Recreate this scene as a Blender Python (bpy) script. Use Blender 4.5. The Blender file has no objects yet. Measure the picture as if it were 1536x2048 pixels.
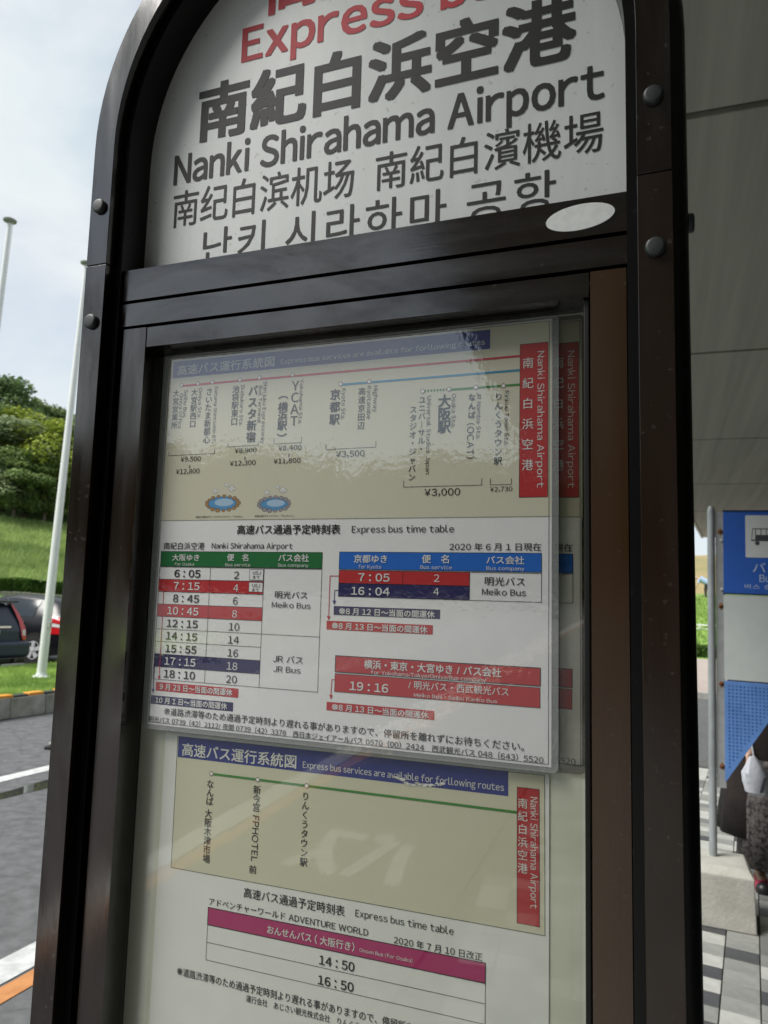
import bpy, bmesh, math, random
from mathutils import Matrix, Vector, noise
R = math.radians
random.seed(7)
scene = bpy.context.scene
col = scene.collection

# ------------------------------------------------------------------ camera
CAM_Z = 1.6
VIEW = Matrix(((0.9351192, -0.0023336, 0.3543256), (0.3505991, -0.1386995, -0.926198), (0.0513061, 0.9903318, -0.1288824)))
cam_data = bpy.data.cameras.new('camera')
cam = bpy.data.objects.new('camera', cam_data)
col.objects.link(cam)
cam.matrix_world = Matrix.Translation((0, 0, CAM_Z)) @ VIEW.to_4x4()
cam_data.sensor_fit = 'VERTICAL'
cam_data.sensor_height = 6.0
cam_data.lens = 1462.0 / 2048.0 * 6.0
cam_data.clip_start = 0.05
cam_data.clip_end = 2000
cam_data.dof.use_dof = True
cam_data.dof.focus_distance = 0.8
cam_data.dof.aperture_fstop = 2.1
scene.camera = cam

# ------------------------------------------------------------------ sky, sun, exposure
SUN_EL, SUN_AZ = R(53), R(227)          # azimuth measured clockwise from +Y
world = bpy.data.worlds.new('World')
scene.world = world
world.use_nodes = True
wn = world.node_tree
wn.nodes.clear()
def wnode(t, **k):
    n = wn.nodes.new(t)
    for a, b in k.items(): setattr(n, a, b)
    return n
sky = wnode('ShaderNodeTexSky', sky_type='NISHITA', sun_disc=False)
sky.sun_elevation = SUN_EL
sky.sun_rotation = SUN_AZ
sky.dust_density = 1.0
skys = wnode('ShaderNodeVectorMath', operation='SCALE'); skys.inputs['Scale'].default_value = 0.15
wn.links.new(sky.outputs[0], skys.inputs[0])
tc = wnode('ShaderNodeTexCoord')
mp = wnode('ShaderNodeMapping'); mp.inputs['Scale'].default_value = (1.0, 1.0, 1.9)
wn.links.new(tc.outputs['Generated'], mp.inputs[0])
n1 = wnode('ShaderNodeTexNoise'); n1.inputs['Scale'].default_value = 3.1; n1.inputs['Detail'].default_value = 9; n1.inputs['Roughness'].default_value = 0.52; n1.inputs['Distortion'].default_value = 0.35
wn.links.new(mp.outputs[0], n1.inputs['Vector'])
cr = wnode('ShaderNodeValToRGB')
cr.color_ramp.elements[0].position = 0.34; cr.color_ramp.elements[0].color = (0.58, 0.58, 0.58, 1)
cr.color_ramp.elements[1].position = 0.62; cr.color_ramp.elements[1].color = (1, 1, 1, 1)
wn.links.new(n1.outputs[0], cr.inputs[0])
n2 = wnode('ShaderNodeTexNoise'); n2.inputs['Scale'].default_value = 1.7; n2.inputs['Detail'].default_value = 6
wn.links.new(mp.outputs[0], n2.inputs['Vector'])
cc = wnode('ShaderNodeValToRGB')
cc.color_ramp.elements[0].position = 0.35; cc.color_ramp.elements[0].color = (0.66, 0.77, 0.82, 1)
cc.color_ramp.elements[1].position = 0.65; cc.color_ramp.elements[1].color = (0.88, 0.905, 0.915, 1)
wn.links.new(n2.outputs[0], cc.inputs[0])
mx = wnode('ShaderNodeMix', data_type='RGBA')
wn.links.new(cr.outputs[0], mx.inputs['Factor'])
wn.links.new(skys.outputs[0], mx.inputs['A'])
wn.links.new(cc.outputs[0], mx.inputs['B'])
bg = wnode('ShaderNodeBackground'); bg.inputs['Strength'].default_value = 0.56
wn.links.new(mx.outputs['Result'], bg.inputs[0])
wo = wnode('ShaderNodeOutputWorld')
wn.links.new(bg.outputs[0], wo.inputs[0])

sd = bpy.data.lights.new('sun', 'SUN')
sd.energy = 2.7; sd.angle = R(30); sd.color = (1.0, 0.965, 0.91)
sun = bpy.data.objects.new('sun', sd); col.objects.link(sun)
to_sun = Vector((math.sin(SUN_AZ) * math.cos(SUN_EL), math.cos(SUN_AZ) * math.cos(SUN_EL), math.sin(SUN_EL)))
sun.rotation_euler = to_sun.to_track_quat('Z', 'Y').to_euler()
sun.location = (0, 0, 30)

scene.view_settings.view_transform = 'Standard'
scene.view_settings.look = 'None'
scene.view_settings.exposure = 0.9
scene.view_settings.gamma = 1.0
scene.view_settings.use_curve_mapping = False
scene.render.engine = 'CYCLES'
scene.cycles.use_denoising = True
scene.cycles.max_bounces = 8
scene.cycles.transparent_max_bounces = 24
scene.cycles.caustics_reflective = False
scene.cycles.caustics_refractive = False

# ------------------------------------------------------------------ lettering (built in font, flat print)
fc = bpy.data.curves.new('type', 'FONT'); fo = bpy.data.objects.new('type', fc); col.objects.link(fo)
fc.resolution_u = 3
_cache = {}
def one(ch):
    if ch not in _cache:
        fc.body = ch
        dg = bpy.context.evaluated_depsgraph_get(); ev = fo.evaluated_get(dg); m = ev.to_mesh()
        _cache[ch] = ([(v.co.x, v.co.y) for v in m.vertices], [tuple(p.vertices) for p in m.polygons])
        ev.to_mesh_clear()
    return _cache[ch]
def glyphs(s, bold=0.0):
    # gothic letters set one by one: wide CJK forms keep their full cell, Latin letters and digits are spaced by their ink
    V, F, x = [], [], 0.0
    for ch in s:
        o = ord(ch)
        if ch in ' \u3000': x += 0.30 if ch == ' ' else 1.0; continue
        lat = 0x21 <= o <= 0x7E and ch not in '~/'
        vs, fs = one(chr(o + 0xFEE0) if lat else ('\uffe5' if ch == '\u00a5' else ch))
        if not vs: x += 0.5; continue
        if o == 0x203B: vs = [((a - .32) * 1.55 + .5, (b - .335) * 1.45 + .38) for a, b in vs]
        n = len(V)
        if lat or ch in '\u00a5/' or 0x2000 <= o < 0x2C00:
            a = min(v[0] for v in vs); b = max(v[0] for v in vs); g = 0.055 if ch not in ':.,' else 0.07
            if ch in '0123456789' and b - a < 0.46: pad = (0.46 - (b - a)) / 2
            else: pad = 0.0
            V += [(v[0] - a + x + g + pad, v[1]) for v in vs]; x += (b - a) + 2 * g + 2 * pad
        else:
            V += [(v[0] + x, v[1]) for v in vs]; x += 1.0
        F += [tuple(k + n for k in f) for f in fs]
    return V, F
def ext(vs):
    xs = [v[0] for v in vs]; ys = [v[1] for v in vs]
    return min(xs), max(xs), min(ys), max(ys)
def is_cjk(s): return any(ord(c) > 0x2E00 for c in s)
def embolden(pts, sx, sy, bold):
    # heavier strokes: the same outline laid down again slightly to each side
    d = max(bold, 0.22) * 0.027
    if d <= 0: return [(0, 0, 0)]
    k = [(0, 0), (1, 0), (-1, 0), (0, 1), (0, -1), (1, 1), (-1, 1), (1, -1), (-1, -1)] if bold > .45 else [(0, 0), (.8, .5), (-.8, -.5)]
    return [(a * d * sx, b * d * sy * .8, i * 0.012) for i, (a, b) in enumerate(k)]
REF = (-0.08, 0.84)
CAP = max(v[1] for v in one('\uff28')[0])
DESC = min(v[1] for v in one('\uff28')[0])


# ------------------------------------------------------------------ materials
MATS = {}
def mat(name, color, rough=0.6, specks=0.0, cracks=0.0, smudge=0.0, leaf=0.0, metal=0.0, ior=1.45, var=0.0, vscale=4.0, bump=0.0, bscale=60.0, stretch=(1, 1, 1), col2=None, coat=0.0, rvar=0.0, rand=0.0, detail=5.0, trans=0.0):
    if name in MATS: return MATS[name]
    m = bpy.data.materials.new(name); m.use_nodes = True
    nt = m.node_tree; b = nt.nodes['Principled BSDF']
    b.inputs['Base Color'].default_value = (*color, 1)
    b.inputs['Roughness'].default_value = rough
    b.inputs['Metallic'].default_value = metal
    b.inputs['IOR'].default_value = ior
    b.inputs['Coat Weight'].default_value = coat
    b.inputs['Coat Roughness'].default_value = 0.05
    if trans: b.inputs['Transmission Weight'].default_value = trans
    t = nt.nodes.new('ShaderNodeTexCoord'); mpn = nt.nodes.new('ShaderNodeMapping'); mpn.inputs['Scale'].default_value = stretch
    nt.links.new(t.outputs['Object'], mpn.inputs[0])
    last = None
    if var > 0 or col2 is not None:
        n = nt.nodes.new('ShaderNodeTexNoise'); n.inputs['Scale'].default_value = vscale; n.inputs['Detail'].default_value = detail; n.inputs['Roughness'].default_value = 0.62
        nt.links.new(mpn.outputs[0], n.inputs['Vector'])
        r_ = nt.nodes.new('ShaderNodeValToRGB'); r_.color_ramp.elements[0].position = 0.36; r_.color_ramp.elements[1].position = 0.64
        c2 = col2 if col2 is not None else tuple(min(1, c * (1 + var)) for c in color)
        c1 = color if col2 is not None else tuple(c * (1 - var) for c in color)
        r_.color_ramp.elements[0].color = (*c1, 1); r_.color_ramp.elements[1].color = (*c2, 1)
        nt.links.new(n.outputs[0], r_.inputs[0]); last = r_.outputs[0]
    if rand > 0:
        oi = nt.nodes.new('ShaderNodeObjectInfo'); hs = nt.nodes.new('ShaderNodeHueSaturation')
        mr = nt.nodes.new('ShaderNodeMapRange'); mr.inputs['To Min'].default_value = 1 - rand; mr.inputs['To Max'].default_value = 1 + rand
        nt.links.new(oi.outputs['Random'], mr.inputs['Value']); nt.links.new(mr.outputs[0], hs.inputs['Value'])
        if last is not None: nt.links.new(last, hs.inputs['Color'])
        else: hs.inputs['Color'].default_value = (*color, 1)
        last = hs.outputs[0]
    for on, kind in ((specks, 'specks'), (cracks, 'cracks')):
        if on <= 0: continue
        if last is None:
            rg = nt.nodes.new('ShaderNodeRGB'); rg.outputs[0].default_value = (*color, 1); last = rg.outputs[0]
        mr = nt.nodes.new('ShaderNodeMapRange'); mp3 = nt.nodes.new('ShaderNodeMapping'); nt.links.new(t.outputs['Object'], mp3.inputs[0])
        if kind == 'specks':
            n = nt.nodes.new('ShaderNodeTexNoise'); n.inputs['Scale'].default_value = 130; n.inputs['Detail'].default_value = 2; nt.links.new(mp3.outputs[0], n.inputs['Vector']); nt.links.new(n.outputs[0], mr.inputs['Value'])
            mr.inputs['From Min'].default_value = .68; mr.inputs['From Max'].default_value = .74; mr.inputs['To Min'].default_value = 0; mr.inputs['To Max'].default_value = abs(on)
            tone = (0.30, 0.29, 0.26, 1)
        else:
            nz = nt.nodes.new('ShaderNodeTexNoise'); nz.inputs['Scale'].default_value = 1.5; nz.inputs['Detail'].default_value = 6; nt.links.new(mp3.outputs[0], nz.inputs['Vector'])
            vm = nt.nodes.new('ShaderNodeMix'); vm.data_type = 'VECTOR'; vm.inputs[0].default_value = .18; nt.links.new(mp3.outputs[0], vm.inputs[4]); nt.links.new(nz.outputs['Color'], vm.inputs[5])
            n = nt.nodes.new('ShaderNodeTexVoronoi'); n.feature = 'DISTANCE_TO_EDGE'; n.inputs['Scale'].default_value = .8; nt.links.new(vm.outputs[1], n.inputs['Vector']); nt.links.new(n.outputs['Distance'], mr.inputs['Value'])
            mr.inputs['From Min'].default_value = .003; mr.inputs['From Max'].default_value = .010; mr.inputs['To Min'].default_value = on; mr.inputs['To Max'].default_value = 0
            tone = (0.04, 0.04, 0.04, 1)
        mm = nt.nodes.new('ShaderNodeMix'); mm.data_type = 'RGBA'; nt.links.new(mr.outputs[0], mm.inputs['Factor']); nt.links.new(last, mm.inputs['A']); mm.inputs['B'].default_value = tone; last = mm.outputs['Result']
    if last is not None: nt.links.new(last, b.inputs['Base Color'])
    if bump > 0:
        n = nt.nodes.new('ShaderNodeTexNoise'); n.inputs['Scale'].default_value = bscale; n.inputs['Detail'].default_value = 4
        nt.links.new(mpn.outputs[0], n.inputs['Vector'])
        bp = nt.nodes.new('ShaderNodeBump'); bp.inputs['Strength'].default_value = bump; bp.inputs['Distance'].default_value = 0.01
        nt.links.new(n.outputs[0], bp.inputs['Height']); nt.links.new(bp.outputs[0], b.inputs['Normal'])
    if smudge > 0:
        n = nt.nodes.new('ShaderNodeTexNoise'); n.inputs['Scale'].default_value = 7; n.inputs['Detail'].default_value = 7; n.inputs['Roughness'].default_value = .7; n.inputs['Distortion'].default_value = .6
        mq = nt.nodes.new('ShaderNodeMapping'); mq.inputs['Scale'].default_value = tuple(max(.6, min(2.2, c)) for c in stretch); mq.inputs['Location'].default_value = (3.1, 1.7, .4)
        nt.links.new(t.outputs['Object'], mq.inputs[0]); nt.links.new(mq.outputs[0], n.inputs['Vector'])
        mr = nt.nodes.new('ShaderNodeMapRange'); mr.inputs['From Min'].default_value = 0.36; mr.inputs['From Max'].default_value = 0.60
        mr.inputs['To Min'].default_value = .5 * (1 - smudge); mr.inputs['To Max'].default_value = .5
        nt.links.new(n.outputs[0], mr.inputs['Value']); nt.links.new(mr.outputs[0], b.inputs['Specular IOR Level'])
    if rvar > 0:
        n = nt.nodes.new('ShaderNodeTexNoise'); n.inputs['Scale'].default_value = vscale * 1.7; n.inputs['Detail'].default_value = 6
        nt.links.new(mpn.outputs[0], n.inputs['Vector'])
        mr = nt.nodes.new('ShaderNodeMapRange'); mr.inputs['From Min'].default_value = 0.35; mr.inputs['From Max'].default_value = 0.65
        mr.inputs['To Min'].default_value = max(0.02, rough - rvar); mr.inputs['To Max'].default_value = min(1, rough + rvar)
        nt.links.new(n.outputs[0], mr.inputs['Value']); nt.links.new(mr.outputs[0], b.inputs['Roughness'])
    if leaf > 0:
        tl = nt.nodes.new('ShaderNodeBsdfTranslucent'); mxl = nt.nodes.new('ShaderNodeMixShader'); mxl.inputs[0].default_value = leaf
        if last is not None: nt.links.new(last, tl.inputs[0])
        else: tl.inputs[0].default_value = (*color, 1)
        out = nt.nodes['Material Output']; nt.links.new(b.outputs[0], mxl.inputs[1]); nt.links.new(tl.outputs[0], mxl.inputs[2]); nt.links.new(mxl.outputs[0], out.inputs[0])
    MATS[name] = m
    return m
def clear_film(name, ior, rough, bump, bscale, tint=(0.97, 0.98, 0.97), milk=0.0, dist=0.002, fine=0.0):
    m = bpy.data.materials.new(name); m.use_nodes = True; nt = m.node_tree; nt.nodes.clear()
    o = nt.nodes.new('ShaderNodeOutputMaterial'); tr = nt.nodes.new('ShaderNodeBsdfTransparent'); tr.inputs[0].default_value = (*tint, 1)
    gl = nt.nodes.new('ShaderNodeBsdfGlossy'); gl.inputs['Roughness'].default_value = rough
    fr = nt.nodes.new('ShaderNodeFresnel'); 
    ge = nt.nodes.new('ShaderNodeNewGeometry'); im = nt.nodes.new('ShaderNodeMapRange'); im.inputs['To Min'].default_value = ior; im.inputs['To Max'].default_value = 1 / ior
    nt.links.new(ge.outputs['Backfacing'], im.inputs['Value']); nt.links.new(im.outputs[0], fr.inputs['IOR'])
    t = nt.nodes.new('ShaderNodeTexCoord'); prev = None
    for s_, k in ((bscale, bump), (bscale * 9, fine)):
        if k <= 0: continue
        n = nt.nodes.new('ShaderNodeTexNoise'); n.inputs['Scale'].default_value = s_; n.inputs['Detail'].default_value = 3
        nt.links.new(t.outputs['Object'], n.inputs['Vector'])
        bp = nt.nodes.new('ShaderNodeBump'); bp.inputs['Strength'].default_value = k; bp.inputs['Distance'].default_value = dist
        nt.links.new(n.outputs[0], bp.inputs['Height'])
        if prev: nt.links.new(prev.outputs[0], bp.inputs['Normal'])
        prev = bp
    if prev: nt.links.new(prev.outputs[0], gl.inputs['Normal'])
    mxs = nt.nodes.new('ShaderNodeMixShader')
    nt.links.new(fr.outputs[0], mxs.inputs[0]); 
    base = tr
    if milk > 0:
        df = nt.nodes.new('ShaderNodeBsdfDiffuse'); df.inputs[0].default_value = (0.8, 0.82, 0.82, 1)
        m2 = nt.nodes.new('ShaderNodeMixShader'); m2.inputs[0].default_value = milk
        nt.links.new(tr.outputs[0], m2.inputs[1]); nt.links.new(df.outputs[0], m2.inputs[2]); base = m2
    nt.links.new(base.outputs[0], mxs.inputs[1]); nt.links.new(gl.outputs[0], mxs.inputs[2]); nt.links.new(mxs.outputs[0], o.inputs[0])
    MATS[name] = m
    return m

# ------------------------------------------------------------------ mesh helpers
class MB:
    def __init__(s): s.v = []; s.f = []; s.m = []
    def add(s, vs, fs, mi=0):
        n = len(s.v); s.v += [tuple(v) for v in vs]; s.f += [tuple(i + n for i in f) for f in fs]; s.m += [mi] * len(fs); return s
    def box(s, x0, x1, y0, y1, z0, z1, mi=0):
        return s.add([(x0,y0,z0),(x1,y0,z0),(x1,y1,z0),(x0,y1,z0),(x0,y0,z1),(x1,y0,z1),(x1,y1,z1),(x0,y1,z1)],
                     [(0,3,2,1),(4,5,6,7),(0,1,5,4),(1,2,6,5),(2,3,7,6),(3,0,4,7)], mi)
    def cyl(s, p, q, r0, r1=None, n=16, mi=0, caps=True):
        p, q = Vector(p), Vector(q); r1 = r0 if r1 is None else r1
        d = (q - p).normalized(); a = d.orthogonal().normalized(); b = d.cross(a)
        vs = []
        for c, r in ((p, r0), (q, r1)):
            for i in range(n):
                t = 2 * math.pi * i / n; vs.append(c + a * (r * math.cos(t)) + b * (r * math.sin(t)))
        fs = [(i, (i + 1) % n, n + (i + 1) % n, n + i) for i in range(n)]
        if caps: fs += [tuple(range(n - 1, -1, -1)), tuple(range(n, 2 * n))]
        return s.add(vs, fs, mi)
    def lathe(s, c, axis, prof, n=20, mi=0):
        c = Vector(c); d = Vector(axis).normalized(); a = d.orthogonal().normalized(); b = d.cross(a); vs = []; fs = []
        for (r, h) in prof:
            for i in range(n):
                t = 2 * math.pi * i / n; vs.append(c + d * h + a * (r * math.cos(t)) + b * (r * math.sin(t)))
        for k in range(len(prof) - 1):
            for i in range(n):
                fs.append((k * n + i, k * n + (i + 1) % n, (k + 1) * n + (i + 1) % n, (k + 1) * n + i))
        fs.append(tuple(range(n - 1, -1, -1))); fs.append(tuple(range((len(prof) - 1) * n, len(prof) * n)))
        return s.add(vs, fs, mi)
    def sweep(s, path, sec, mi=0, caps=True):
        # path: (x, z, nx, nz); sec: closed list of (n, y)
        k = len(sec); vs = []; fs = []
        for (x, z, nx, nz) in path:
            for (n, y) in sec: vs.append((x + nx * n, y, z + nz * n))
        for j in range(len(path) - 1):
            for i in range(k):
                fs.append((j * k + i, j * k + (i + 1) % k, (j + 1) * k + (i + 1) % k, (j + 1) * k + i))
        if caps: fs += [tuple(range(k - 1, -1, -1)), tuple(range((len(path) - 1) * k, len(path) * k))]
        return s.add(vs, fs, mi)
    def poly_prism(s, pts, y0, y1, mi=0):       # pts in (x, z)
        n = len(pts); vs = [(x, y0, z) for x, z in pts] + [(x, y1, z) for x, z in pts]
        fs = [tuple(range(n)), tuple(range(2 * n - 1, n - 1, -1))] + [(i, n + i, n + (i + 1) % n, (i + 1) % n) for i in range(n)]
        return s.add(vs, fs, mi)
    def shift(s, d):
        s.v = [(a - d[0], b - d[1], c - d[2]) for a, b, c in s.v]; return s
def link(name, mb, mats, parent=None, smooth=False, bevel=0.0, seg=2, fixn=True, angle=40):
    me = bpy.data.meshes.new(name)
    me.from_pydata(mb.v, [], mb.f)
    if not isinstance(mats, (list, tuple)): mats = [mats]
    for m in mats: me.materials.append(m)
    if len(mats) > 1: me.polygons.foreach_set('material_index', mb.m)
    if fixn and len(mb.f) < 20000:
        b = bmesh.new(); b.from_mesh(me); bmesh.ops.recalc_face_normals(b, faces=b.faces); b.to_mesh(me); b.free()
    if smooth:
        me.polygons.foreach_set('use_smooth', [True] * len(me.polygons))
        me.set_sharp_from_angle(angle=R(angle))
    me.update()
    o = bpy.data.objects.new(name, me); col.objects.link(o)
    if parent is not None: o.parent = parent
    if bevel > 0:
        bv = o.modifiers.new('bevel', 'BEVEL'); bv.width = bevel; bv.segments = seg; bv.limit_method = 'ANGLE'; bv.angle_limit = R(35); bv.harden_normals = False
    return o
def tag(o, label=None, cat=None, group=None, kind=None):
    for k, v in (('label', label), ('category', cat), ('group', group), ('kind', kind)):
        if v is not None: o[k] = v
    return o
def thing(name, label, cat, loc=(0, 0, 0), rot=None, group=None):
    o = bpy.data.objects.new(name, None); col.objects.link(o); o.empty_display_size = 0.1
    o.location = loc
    if rot is not None: o.rotation_euler = rot
    return tag(o, label, cat, group)
def copy_thing(o, loc, rot=None, parent=None):
    c = o.copy(); col.objects.link(c)
    if parent is None:
        c.location = loc
        if rot is not None: c.rotation_euler = rot
    else: c.parent = parent
    for ch in o.children: copy_thing(ch, None, None, c)
    return c
def lerp(a, b, t): return a + (b - a) * t
def sstep(a, b, x):
    t = min(1, max(0, (x - a) / (b - a))); return t * t * (3 - 2 * t)

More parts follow.
